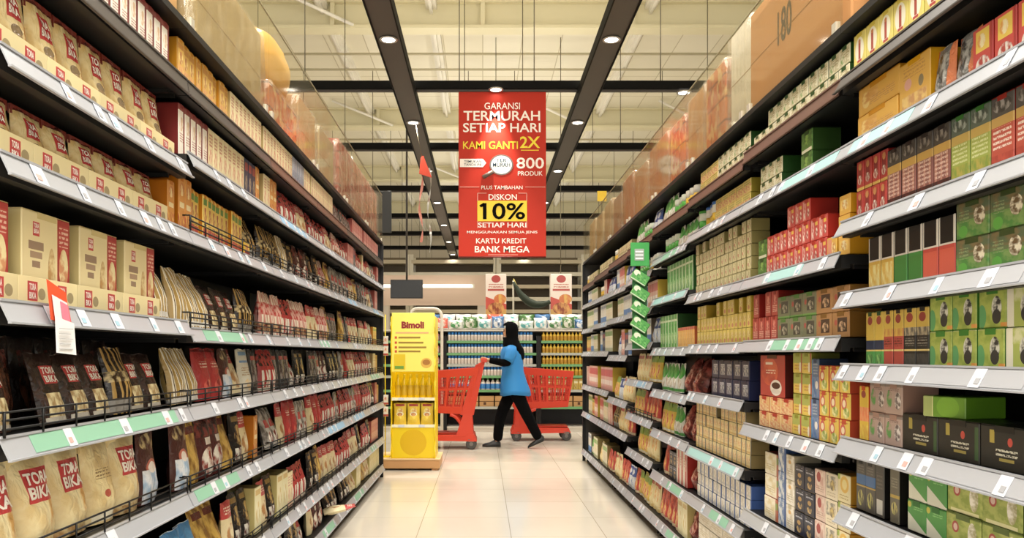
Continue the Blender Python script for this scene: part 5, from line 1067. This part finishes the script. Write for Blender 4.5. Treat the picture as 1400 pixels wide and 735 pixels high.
# legs: near (left) leg trails, far (right) leg leads
chain(0, [J(.40, -.085, .76, .085), J(.53, -.085, .44, .056), J(.695, -.085, .14, .032), J(.695, -.085, .085, .022), J(.63, -.085, .05, .016)])
chain(0, [J(.36, .085, .76, .085), J(.24, .085, .42, .056), J(.19, .085, .10, .032), J(.15, .085, .045, .022), J(.07, .085, .025, .016)])
for sg in (-1, 1):
    w = chain(2, [J(.355, sg*.14, 1.215, .05), J(.325, sg*.175, 1.09, .038), J(.27, sg*.19, 1.055, .034), J(.13, sg*.17, 1.075, .027), J(.075, sg*.165, 1.085, .022)])
    palm = chain(w, [J(.045, sg*.16, 1.093, .021)])
    for q in range(4):
        yy = sg*.16+(q-1.5)*.019; L_ = (.9, 1.0, .97, .8)[q]
        chain(palm, [J(.018, yy, 1.118, .0088), J(-.014*L_, yy, 1.119, .0082), J(-.026*L_, yy, 1.098, .0076), J(-.020*L_, yy, 1.078, .0068)])
    chain(palm, [J(.035, sg*.16-sg*.034, 1.088, .0095), J(.012, sg*.16-sg*.042, 1.070, .0085), J(-.004, sg*.16-sg*.040, 1.066, .0075)])
person = skin_mesh('person', joints, edges, SKIN)
tag(person, 'woman in blue shirt, black headscarf and trousers pushing a red cart', 'person')
SHIRT = mat('bright_blue_shirt', '#267cbd', .7, vary=.06); BLK = mat('black_cloth', '#070708', .95, spec=.08); SHOE = mat('black_shoe', '#0c0b0b', .45)
# shirt: lofted trunk with flared hem, plus short sleeves
mb = MB(); rings = []
for z, x, rx, ry in ((.655, .405, .195, .22), (.72, .40, .185, .215), (.84, .385, .158, .195), (.95, .374, .135, .172), (1.06, .365, .135, .175), (1.15, .357, .138, .185), (1.22, .352, .118, .180), (1.265, .350, .085, .13), (1.29, .347, .062, .075)):
    rings.append([(x+rx*math.cos(a)*(1+.025*math.sin(a*5+z*20)), PY+ry*math.sin(a)*(1+.02*math.sin(a*4+z*15)), z+(.012*math.sin(a*3) if z < .7 else 0)) for a in [2*PI*k/28 for k in range(28)]])
mb.loft(rings, 0, True, True)
for sg in (-1, 1): mb.tube([(.353, PY+sg*.115, 1.225), (.345, PY+sg*.165, 1.17), (.322, PY+sg*.185, 1.10), (.305, PY+sg*.192, 1.07)], [.072, .070, .062, .064], 14)
mb.build('shirt', SHIRT, person)
for sg in (-1, 1):
    mb = MB(); mb.tube([(.33, PY+sg*.175, 1.11), (.30, PY+sg*.19, 1.06), (.26, PY+sg*.19, 1.052), (.18, PY+sg*.178, 1.068), (.085, PY+sg*.166, 1.085)], [.05, .05, .048, .043, .035], 12); mb.build('sleeve', BLK, person)
T = [J(.39, 0, .80, .11), J(.41, -.085, .70, .092), J(.53, -.085, .44, .078), J(.605, -.085, .29, .068), J(.70, -.085, .105, .062), J(.36, .085, .70, .092), J(.235, .085, .42, .078), J(.20, .085, .25, .068), J(.185, .085, .062, .064)]
skin_mesh('trousers', T, [(0, 1), (1, 2), (2, 3), (3, 4), (0, 5), (5, 6), (6, 7), (7, 8)], BLK, person)
def shoe(hx_, hz_, tx, tz, y):
    mb = MB(); rings = []
    for f, w, h in ((0, .028, .05), (.12, .036, .085), (.35, .038, .085), (.6, .042, .055), (.85, .038, .042), (1.0, .018, .022)):
        x, z = hx_+(tx-hx_)*f, hz_+(tz-hz_)*f
        rings.append([(x, y+w*math.cos(a), z+max(0, math.sin(a))*h+min(0, math.sin(a))*.004) for a in [2*PI*k/14 for k in range(14)]])
    mb.loft(rings); mb.build('shoe', SHOE, person)
shoe(.225, .006, -.005, .006, PY+.085); shoe(.755, .095, .555, .006, PY-.085)
# headscarf: shell around the head open at the face, falling over shoulders and back
mb = MB(); n = 32; prof = [(1.10, .470, .045, .085), (1.16, .425, .095, .13), (1.22, .385, .125, .165), (1.28, .362, .112, .14), (1.33, .352, .098, .108), (1.37, .345, .098, .098), (1.42, .342, .104, .098), (1.47, .340, .104, .096), (1.52, .340, .092, .084), (1.548, .340, .066, .06), (1.565, .340, .025, .022)]
rows = []
for z, x, rx, ry in prof:
    rows.append(mb.add([(x+rx*math.cos(a), PY+ry*math.sin(a), z-.04*(1-math.cos(a))*.5*(1 if z < 1.2 else 0)+(.03 if z < 1.2 and math.cos(a) < 0 else 0)) for a in [2*PI*k/n for k in range(n)]]))
for j in range(len(rows)-1):
    for i in range(n):
        ang = 2*PI*(i+.5)/n; za = (prof[j][0]+prof[j+1][0])/2
        if 1.36 < za < 1.5 and abs(ang-PI) < 1.0: continue
        a, b = rows[j], rows[j+1]; mb.face((a+i, a+(i+1) % n, b+(i+1) % n, b+i), 0, None, True)
mb.face([rows[-1]+i for i in range(n)], 0, None, True)
hj = mb.build('headscarf', BLK, person); md = hj.modifiers.new('thick', 'SOLIDIFY'); md.thickness = .008
for sg in (-1, 1):
    mb = MB(); mb.lathe([(.002, -.009), (.011, 0), (.002, .009)], 10); e = mb.build('eye', mat('dark_eye', '#1a1210', .3), person, (.263, PY+sg*.028, 1.448))
    mb = MB(); mb.tube([(.262, PY+sg*.015, 1.466), (.258, PY+sg*.03, 1.471), (.268, PY+sg*.045, 1.466)], .004, 6); mb.build('eyebrow', mat('dark_eye', '#1a1210'), person)
mb = MB(); mb.tube([(.266, PY-.022, 1.386), (.257, PY, 1.388), (.266, PY+.022, 1.386)], [.003, .007, .003], 8); mb.build('lips', mat('lip_pink', '#a05a4c', .5), person)

# ---------------------------------------------------------------- back gondola with bottles
YB = 12.0; sb = YB/FPX
lv = [px(0, y, YB)[2] for y in (466, 482.5, 498, 513.5, 533, 556)]
xb = [-2.0, px(607.5, 0, YB)[0], px(736.5, 0, YB)[0], 2.3]
wcap = mat('blue_cap', '#2f7fc8', .35); wbot = mat('white_bottle', '#e6e0d4', .3); ybot = mat('yellow_bottle', '#d8b440', .3); ycap = mat('yellow_bottle_cap', '#c8a030', .35)
glab = mat('grey_label', '#d6cabc', .4); pbot = mat('pink_bottle', '#d88a8e', .3); pcap = mat('red_cap', '#c0504a', .35)
shelfgreen = mat('green_shelf_edge', '#6ba06a', .4); shelfgrey = mat('grey_shelf_edge', '#aeb2a8', .4)
POSN = ['left', 'middle', 'right']
for i in range(3):
    t = empty('shelving_unit', (xb[i], YB, 0), label=f'black shelving unit across the far end of the aisle, {POSN[i]} one with {["pink", "white", "yellow"][i]} bottles', cat='shelf unit', group='black shelving across the far end')
    W = xb[i+1]-xb[i]
    mb = MB(); mb.box(.001, W-.001, .4401, .46, .05, 1.50); mb.build('back_panel', steel, t)
    for a in (.0185, W-.0185):
        mb = MB(); mb.box(a-.018, a+.018, -.004, .44, .0, 1.43); mb.build('upright', steel2, t)
    mb = MB(); mb.box(.037, W-.037, .02, .44, 0, .085); mb.box(.037, W-.037, .0, .02, .06, .085); mb.build('base_plinth', mat('pale_plinth', '#cfc9bc', .5), t)
    mb = MB(); mb.box(.001, W-.001, -.0, .46, 1.505, 1.53); mb.build('top_board', mat('pale_plinth', '#cfc9bc', .5), t)
    for k, z in enumerate(lv):
        mb = MB(); mb.box(.037, W-.037, .003, .44, z-.022, z); s_ = mb.build('shelf', steel, t)
        mb = MB(); mb.box(.023, W-.023, -.004, .002, z-.032, z+.006); mb.build('price_rail', shelfgreen if (k+i) % 3 or k == 0 else shelfgrey, s_)
    key, w, h = (('pinkb', .075, .145), ('whiteb', .0465, .136), ('yelb', .052, .136))[i]
    kw = dict(body=(pbot, wbot, ybot)[i], capm=(pcap, wcap, ycap)[i], paper=(mat('pink_label', '#e0c0b8', .4), glab, mat('amber_label', '#b88a28', .4))[i])
    nm = ('fabric_softener_bottle', 'milk_bottle', 'oil_bottle')[i]
    for k in range(5):
        z = lv[k]; q = 0; x = .05+w/2
        if i == 0: x = W-.50
        hh = h if k < 4 else .185
        while x+w*.75 < min(W-.04, 2):
            if i == 2 and x > .8: break
            q += 1
            if k == 4: key2, w2, h2 = key+'big', w*1.5, .172
            else: key2, w2, h2 = key, w, h
            if k < 4 or i != 2:
                kk = dict(kw)
                if k == 4: kk = dict(body=wbot, capm=mat('green_cap', '#4a9a4a', .35), paper=mat('blue_label', '#3f86c4', .4))
                bottle(key2, (xb[i]+x, YB+(.05 if k < 4 else .075), z+.0008), f"{['pink', 'white blue-capped', 'yellow'][i] if k < 4 else 'large white green-capped'} bottle, {nth(q)} from left, {SHELFN[k]} shelf of the {POSN[i]} far unit", 'bottle', f'{["pink", "white", "yellow"][i]} bottles, {SHELFN[k]} shelf, far end', nm, True, w=w2, h=h2, **kk)
            else:
                mb = MB(); mb.cbox(-w2*.48, w2*.48, 0, .1, 0, .17, .003)
                mb.build('oil_jug_box', pack('print_jug', '#c8a83a', [('r', .5, .7, .7, .2, '#e0d8b0'), ('n', .5, .35, .3, .2, '#8a6a1a', '#dcc060', 4)]), None, (xb[i]+x, YB+.04, z+.0008), label=f'yellow box, {nth(q)} from left, fifth shelf of the right far unit', cat='box', group='yellow boxes at the far end')
            x += w2+.0025
    # cartons on the lowest shelf
    for q in range(int(W/.23)):
        x = .06+q*.232
        if i == 0 and x < W-.6 or i == 2 and x > .7 or x+.215 > W-.02: continue
        mb = MB(); mb.cbox(x, x+.215, .03, .35, 0, .16, .004); CT = mb.build('carton', mat('kraft_c', '#bd9460', .7, vary=.06), None, (xb[i], YB, lv[5]+.001), label=f'brown carton, {nth(q+1)} from left, lowest shelf of the {POSN[i]} far unit', cat='carton', group='cartons at the far end')
        mb = MB(); mb.box(x, x+.215, .0285, .0302, .075, .085); mb.box(x+.06, x+.10, .028, .0302, .03, .07); mb.build('carton_print', mat('dark_print', '#5a3a20', .7), CT)
# plump packs on top of the far shelves
tops = [('#e6e6e0', '#3c8a4c', 'white and green'), ('#3c6ea0', '#d8dce0', 'blue and white'), ('#dfe6e2', '#4aa0a0', 'white and teal'), ('#e4e2da', '#3a7a3c', 'pale green'), ('#e8e8e4', '#58b0c0', 'white and pale blue'), ('#4c7a3a', '#d8d8c8', 'green'), ('#d8543a', '#e8d8c8', 'red and cream')]
seq = [3, 6, 0, 5, 2, 1, 0, 2, 4, 3, 5, 1, 4, 5, 0, 1, 0, 4, 2, 6]
x = -.92
cnt = {}
for q, ci in enumerate(seq):
    a, b, nm = tops[ci]; w = .19+.04*((q*37) % 5)/4; h = .13+.07*((q*53) % 7)/6
    if x+w > 1.62: break
    mb = MB(); pouch(mb, w, h, .15, q*1.7, False)
    cnt[nm] = cnt.get(nm, 0)+1
    mb.build('detergent_bag', pack('print_top_%d' % ci, a, [('n', .5, .5, .4, .36, b, a, 4), ('e', .3, .4, .16, .2, b), ('r', .5, .08, 1, .1, '#e8e4dc')], .3), None, (x, YB+.05, 1.532), label=f'{nm} bag on top of the far shelving, {nth(cnt[nm])} such from the left', cat='bag', group='plump bags on top of the far shelving')
    x += w+.001
# second row of bags behind, higher
x = -.9
for q in range(11):
    ci = (q*3+1) % 7; a, b, nm = tops[ci]; w = .24
    mb = MB(); pouch(mb, w, .24, .14, q*2.3+9, False)
    mb.build('detergent_bag', MATS.get('print_top_%d' % ci) or pack('print_top_%d' % ci, a, [('n', .5, .5, .4, .36, b, a, 4)], .3), None, (x, YB+.25, 1.532), label=f'{nm} bag in the back row on the far shelving, {nth(q+1)} from left', cat='bag', group='back row of bags on top of the far shelving')
    x += w+.002

# two hanging advertising boxes and a dark garland over the far shelving
ad = pack('print_hanging_ad', '#e4d6c8', [('e', .5, .88, .22, .09, '#a83a34'), ('t', .5, .7, .7, .12, 2, '#b86a5a'), ('r', .5, .62, .8, .05, '#b0483c'), ('d', .46, -.18, '#c2402c'), ('n', .7, .4, .3, .12, '#d8a84a', '#c86a2a', 4), ('r', .5, .08, 1, .16, '#c89a4a'), ('n', .5, .18, .4, .14, '#8a3a1a', '#d89a4a', 4)])
for x0_, x1_, lab in ((664, 692, 'left'), (752, 781, 'right')):
    a, b = px(x0_, 432, 12.55), px(x1_, 375, 12.55)
    t = empty('hanging_sign', ((a[0]+b[0])/2, 12.55, a[2]), label=f'tall red and cream hanging advert box over the far shelving, {lab} one', cat='hanging sign', group='hanging advert boxes')
    w = (b[0]-a[0])/2; h = b[2]-a[2]
    mb = MB(); mb.cbox(-w, w, -.09, .09, 0, h, .004); mb.build('advert_box', [ad], t)
    mb = MB(); mb.tube([(0, 0, h), (0, 0, ZC-a[2]-.002)], .006, 6); mb.build('hanger_wire', wire_m, t)
g0 = px(702, 385, 12.45); g1 = px(752, 412, 12.45); g2 = px(722, 412, 12.45)
t = empty('garland', (g0[0], 12.45, 1.53), label='dark green and yellow garland looped between the hanging advert boxes', cat='garland')
gc = px(722, 428, 12.45); pts = [V(g0)*(1-f)**2+V(gc)*2*f*(1-f)+V(g1)*f*f for f in [k/14 for k in range(15)]]
mb = MB(); mb.tube([p-V((g0[0], 12.45, 1.53)) for p in pts], [.022+.04*math.sin(PI*k/15) for k in range(15)], 10); mb.build('leaf_rope', mat('garland_green', '#1f2a18', .7, vary=.3), t)
mb = MB(); mb.tube([(0, .03, 0), (0, .03, g0[2]-1.53+.02)], .014, 8); mb.build('garland_pole', mat('pole_pale', '#cfc8b4', .5), t)
mb = MB(); mb.tube([p-V((g0[0], 12.45, 1.53-.045)) for p in pts[:9]], .008, 6); mb.build('yellow_cord', mat('cord_yellow', '#c8b45a', .6), t)
# arched white pipe stand beyond the yellow display
p = px(588, 480, 11.6)
t = empty('pipe_stand', (p[0], 11.6, 0), label='white arched pipe stand behind the yellow display', cat='stand')
mb = MB(); mb.tube([(-.28, 0, 0), (-.28, 0, 1.72)]+[(-.18-.10*math.cos(a), 0, 1.72+.10*math.sin(a)) for a in [PI/2*k/5 for k in range(1, 6)]]+[(.05, 0, 1.82)]+[(.05+.12*math.sin(a), 0, 1.70+.12*math.cos(a)) for a in [PI/2*k/5 for k in range(1, 6)]]+[(.17, 0, 0)], .022, 8)
mb.build('pipe_arch', mat('pipe_white', '#dcd4c4', .4), t)
mb = MB(); mb.box(-.32, .22, -.1, .1, 0, .012); mb.build('foot_plate', mat('pipe_white', '#dcd4c4', .4), t)

# hanging television
p = px(556, 395, 15.5)
t = empty('television', (p[0], 15.5, p[2]), label='black flat television hanging from the roof beyond the yellow stand', cat='television')
mb = MB(); mb.cbox(-.31, .31, -.03, .03, -.18, .18, .006); mb.build('television_case', mat('tv_black', '#191817', .4), t)
mb = MB(); mb.box(-.29, .29, -.032, -.0305, -.16, .16); mb.build('screen', mat('tv_screen', '#1f1e1d', .2), t)
mb = MB(); mb.tube([(0, .02, .18), (0, .02, ZC-p[2]-.002)], .02, 8); mb.build('ceiling_pole', rail_m, t)

# bulkhead wall with tube lamp, warehouse racks beyond
yk = 19.5
a, b = px(535, 414, yk), px(668, 376, yk)
mb = MB(); mb.box(-8.6, b[0], yk, yk+.3, a[2], b[2]); mb.box(-8.6, b[0], yk-.02, yk, a[2]-.06, a[2]); mb.build('wall_bulkhead', mat('bulkhead_pink_beige', '#dcc3b0', .7), kind='structure')
for x in (-2.4, b[0]-.15):
    mb = MB(); mb.box(x-.12, x+.12, yk+.02, yk+.28, 0, a[2]); mb.build('bulkhead_column', mat('column_pale', '#d2c6b6', .7), kind='structure')
t = empty('tube_lamp', (-1.2, yk-.06, px(0, 391, yk)[2]), label='long white tube lamp on the pinkish bulkhead', cat='ceiling light')
mb = MB(); mb.tube([(-1.5, 0, 0), (.95, 0, 0)], .03, 8); mb.build('glass_tube', mat('tube_glow', '#fff6ea', .3, 0, 2.2), t)
mb = MB(); mb.box(-1.55, 1.0, .03, .058, -.05, .05); mb.build('lamp_base', pale_m, t)
for i, (x0_, y_) in enumerate(((-4.4, 22.0), (-2.0, 22.0), (.4, 22.0), (2.8, 22.0))):
    t = empty('warehouse_rack', (x0_, y_, 0), label=f'pale warehouse rack in the hall beyond, {nth(i+1)} from the left', cat='rack', group='pale warehouse racks in the hall beyond')
    for x in (.052, 2.342):
        mb = MB(); mb.box(x-.05, x+.05, 0, .08, 0, 3.9); mb.box(x-.05, x+.05, .8, .88, 0, 3.9)
        mb.tube([(x, .05, .3), (x, .84, 1.3), (x, .05, 2.3), (x, .84, 3.3)], .02, 6); mb.build('rack_upright', pale_m, t)
    for k in range(11):
        z = .25+k*.34
        mb = MB(); mb.box(.05, 2.3, -.02, .03, z, z+.10); mb.box(.05, 2.3, .03, .85, z+.04, z+.07); mb.build('rack_shelf', pale_m if k % 2 else mat('rack_beige', '#c9bda4', .6), t)
    mb = MB(); mb.box(.05, 2.3, .86, .875, .2, 3.9); mb.build('rack_back', mat('rack_back_brown', '#7a6c58', .7), t)
